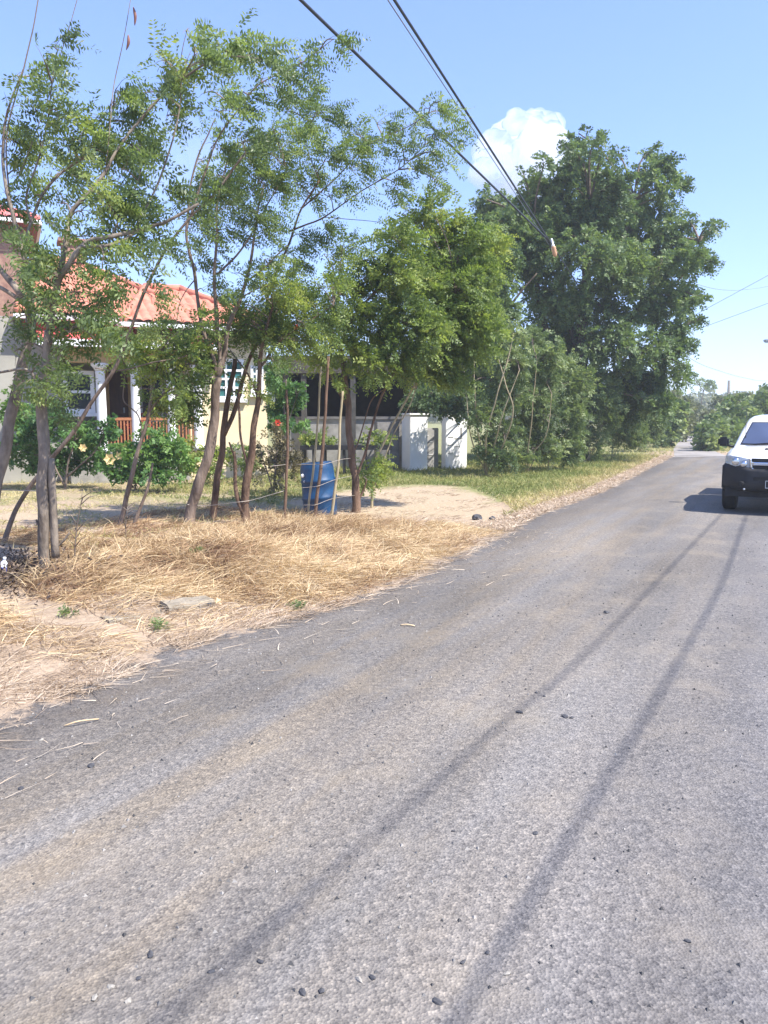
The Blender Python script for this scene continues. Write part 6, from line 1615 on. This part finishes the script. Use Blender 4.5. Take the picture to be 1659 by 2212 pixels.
# front face: headlights, grille, bumper
def front_y(x): return float(np.interp(abs(x), [0, 0.4, 0.58, 0.70, 0.79, 0.845], [0.14, 0.145, 0.16, 0.205, 0.325, 0.53]))       # the nose curves back to the sides
def nose_panel(mb, outline, push, depth, nsub=6):
    """outline in x, z; mapped onto the curved nose as a shell with thickness"""
    pts = []
    for i in range(len(outline)):
        a, b = outline[i], outline[(i + 1) % len(outline)]
        for k in range(nsub): pts.append((a[0] + (b[0] - a[0]) * k / nsub, a[1] + (b[1] - a[1]) * k / nsub))
    cx = sum(p[0] for p in pts) / len(pts); cz = sum(p[1] for p in pts) / len(pts)
    n_ = len(pts); vs = []
    for sc in (1.0, 0.66, 0.33):
        for p in pts:
            x = cx + (p[0] - cx) * sc; z = cz + (p[1] - cz) * sc
            vs.append((x, front_y(x) - push - 0.012 * (1 - sc), z))
    vs.append((cx, front_y(cx) - push - 0.014, cz))
    vs += [(p[0], front_y(p[0]) - push + depth, p[1]) for p in pts]
    fs = []
    for r_ in range(2):
        for k in range(n_): k2 = (k + 1) % n_; fs.append((r_ * n_ + k, r_ * n_ + k2, (r_ + 1) * n_ + k2, (r_ + 1) * n_ + k))
    c_ = 3 * n_
    for k in range(n_):
        k2 = (k + 1) % n_
        fs.append((2 * n_ + k, 2 * n_ + k2, c_)); fs.append((c_ + 1 + k, c_ + 1 + k2, k2, k))
    mb.add([pf(v) for v in vs], fs, 0, False)
for s in (-1, 1):
    o = [(0.41, 0.955), (0.57, 0.985), (0.73, 1.005), (0.79, 0.99), (0.805, 0.90), (0.78, 0.865), (0.62, 0.82), (0.46, 0.775), (0.42, 0.80)]
    if s < 0: o = [(-x, z) for x, z in reversed(o)]
    m = MB(); nose_panel(m, o, 0.022, 0.10); hl = m.build('headlight', M['lamp_lens'], pk)
    m = MB()
    for (hx, hz, r_) in ((0.50, 0.865, 0.055), (0.63, 0.905, 0.065)):
        cy = front_y(hx) - 0.036
        m.lathe([(r_, 0.0), (r_ * 0.9, 0.012), (r_ * 0.4, 0.02)], 14, lambda v, hx=hx, hz=hz, cy=cy: pf((s * hx + v.x, cy - v.z, hz + v.y)))
    m.build('reflector', M['chrome'], hl)
    m = MB(); o = [(0.735, 1.0), (0.80, 0.985), (0.825, 0.90), (0.795, 0.87)]
# grille: dark opening, chrome surround, chrome bar
m = MB(); nose_panel(m, [(-0.385, 0.965), (0.385, 0.965), (0.36, 0.80), (0.29, 0.755), (-0.29, 0.755), (-0.36, 0.80)], 0.006, 0.05); gr = m.build('grille', M['black_plastic'], pk)
m = MB()
def bar(a, b, r_, n_=10):
    P = []
    for i in range(n_ + 1):
        x = a[0] + (b[0] - a[0]) * i / n_; z = a[1] + (b[1] - a[1]) * i / n_; P.append((x, front_y(x) - 0.035, z))
    m.tube(P, r_, 6, True, 0, pf)
bar((-0.40, 0.965), (-0.375, 0.80), 0.017); bar((0.40, 0.965), (0.375, 0.80), 0.017)
bar((-0.375, 0.80), (-0.29, 0.745), 0.018); bar((0.375, 0.80), (0.29, 0.745), 0.018); bar((-0.29, 0.745), (0.29, 0.745), 0.018, 14)
m.build('grille_surround', M['chrome'], gr)
m = MB()
for z, r_ in ((0.885, 0.024), (0.862, 0.020)): bar((-0.375, z), (0.375, z), r_, 16)
m.build('grille_bar', M['chrome'], gr)
# oval badge of three rings
m = MB()
def oval(cx, cz, rx, rz, r_):
    P = [(cx + rx * math.cos(t), 0.15 - 0.075, cz + rz * math.sin(t)) for t in np.linspace(0, 2 * math.pi, 29)]
    m.tube(P, r_, 6, False, 0, pf)
oval(0, 0.868, 0.088, 0.060, 0.010); oval(0, 0.868, 0.032, 0.056, 0.008); oval(0, 0.895, 0.060, 0.026, 0.008)
m.build('badge', M['chrome'], gr)
# bumper
def bump_y(x): return 0.0 + 0.50 * max(0, abs(x) - 0.35) ** 2 / 0.45
vs = []; fs = []; n_ = 28
prof = [(0.16, 0.80), (0.02, 0.79), (-0.015, 0.74), (0.0, 0.66), (-0.02, 0.60), (-0.025, 0.50), (0.01, 0.44), (0.10, 0.40), (0.3, 0.39)]
for i in range(n_ + 1):
    x = -0.83 + 1.66 * i / n_
    drop = 0.0 if abs(x) < 0.4 else 0.0
    up_ = 0.06 * sstep(0.35, 0.6, abs(x))
    for (dy, z) in prof:
        zz = z + (up_ if z > 0.77 else (up_ * 0.5 if z > 0.72 else 0))
        vs.append(pf((x, bump_y(x) + dy + 0.06, zz)))
np_ = len(prof)
for i in range(n_):
    for j in range(np_ - 1): a = i * np_ + j; fs.append((a, a + 1, a + np_ + 1, a + np_))
m = MB(); m.add(vs, fs, 0, True)
for s in (-1, 1):                   # bumper ends wrapping to the arch
    m.box((s * 0.835 - 0.02, 0.30, 0.42), (s * 0.835 + 0.02, 0.52, 0.84), pf, 0, 0.015)
m.add([pf(v) for v in ((-0.80, 0.32, 0.36), (0.80, 0.32, 0.36), (0.80, 0.32, 0.82), (-0.80, 0.32, 0.82))], [(0, 1, 2, 3)])
bp = m.build('bumper', M['black_plastic'], pk)
m = MB(); m.box((-0.34, 0.035, 0.585), (0.34, 0.075, 0.655), pf, 0, 0.01); m.build('air_intake', M['rubber'], bp)
for s in (-1, 1):
    m = MB(); cy = bump_y(0.52) + 0.02
    m.lathe([(0.05, 0.0), (0.05, 0.02), (0.03, 0.026)], 14, lambda v, s=s, cy=cy: pf((s * 0.52 + v.x, cy - v.z + 0.01, 0.53 + v.y))); fl = m.build('fog_light', M['rubber'], bp)
    m = MB(); m.lathe([(0.018, 0), (0.018, 0.012)], 10, lambda v, s=s, cy=cy: pf((s * 0.47 + v.x, cy - v.z - 0.02, 0.445 + v.y))); m.build('tow_eye', M['lamp_lens'], bp)
# fender side sliver and lower valance
m = MB(); m.box((-0.78, 0.20, 0.30), (0.78, 1.3, 0.45), pf); m.build('underbody', M['rubber'], pk)
# number plate
m = MB(); m.box((-0.15, 0.005, 0.475), (0.15, 0.020, 0.605), pf, 0, 0.003); np_o = m.build('number_plate', M['plate_black'], pk)
m = MB()
for lo, hi in (((-0.147, 0.001, 0.477), (0.147, 0.0045, 0.485)), ((-0.147, 0.001, 0.595), (0.147, 0.0045, 0.603)), ((-0.147, 0.001, 0.486), (-0.139, 0.0045, 0.594)), ((0.139, 0.001, 0.486), (0.147, 0.0045, 0.594))): m.box(lo, hi, pf)
m.build('plate_border', M['plate_white'], np_o)
def strokes(pts_list, x0, z0, h, r_, mb_):
    for pts in pts_list: mb_.tube([(x0 + p[0] * h, 0.0005, z0 + p[1] * h) for p in pts], r_, 5, True, 0, pf)
m = MB()
strokes([[(0, 1), (0.5, 1), (0.2, 0)]], -0.075, 0.503, 0.072, 0.005, m)
strokes([[(0.42, 1), (0.12, 0.6), (0.0, 0.3), (0.06, 0.06), (0.25, 0.0), (0.46, 0.08), (0.5, 0.3), (0.38, 0.52), (0.2, 0.54), (0.05, 0.42)]], -0.018, 0.503, 0.072, 0.005, m)
m.build('plate_number', M['plate_white'], np_o)
# wheels
def wheel(x, y, s):
    w = MB()
    wf = lambda v: pf((x + s * v.z, y + v.x, 0.35 + v.y))
    w.lathe([(0.20, -0.10), (0.31, -0.115), (0.345, -0.09), (0.352, -0.05), (0.352, 0.05), (0.345, 0.09), (0.31, 0.115), (0.20, 0.10)], 36, wf)
    wh = w.build('wheel', M['rubber'], pk)
    h = MB(); h.lathe([(0.02, 0.075), (0.10, 0.08), (0.17, 0.06), (0.205, 0.085), (0.21, 0.103)], 28, wf); h.build('rim', M['steel_grey'], wh)
for s in (-1, 1):
    wheel(s * 0.755, 0.92, s); wheel(s * 0.755, 4.0, s)
# wipers
for x0, x1 in ((-0.45, 0.08), (0.05, 0.5)):
    m = MB(); m.tube([(x0, screen_y(x0, 1.17) - 0.03, 1.165), ((x0 + x1) / 2, screen_y(0, 1.19) - 0.02, 1.19), (x1, screen_y(x1, 1.185) - 0.025, 1.19)], 0.007, 5, True, 0, pf); m.build('wiper', M['black_plastic'], pk)
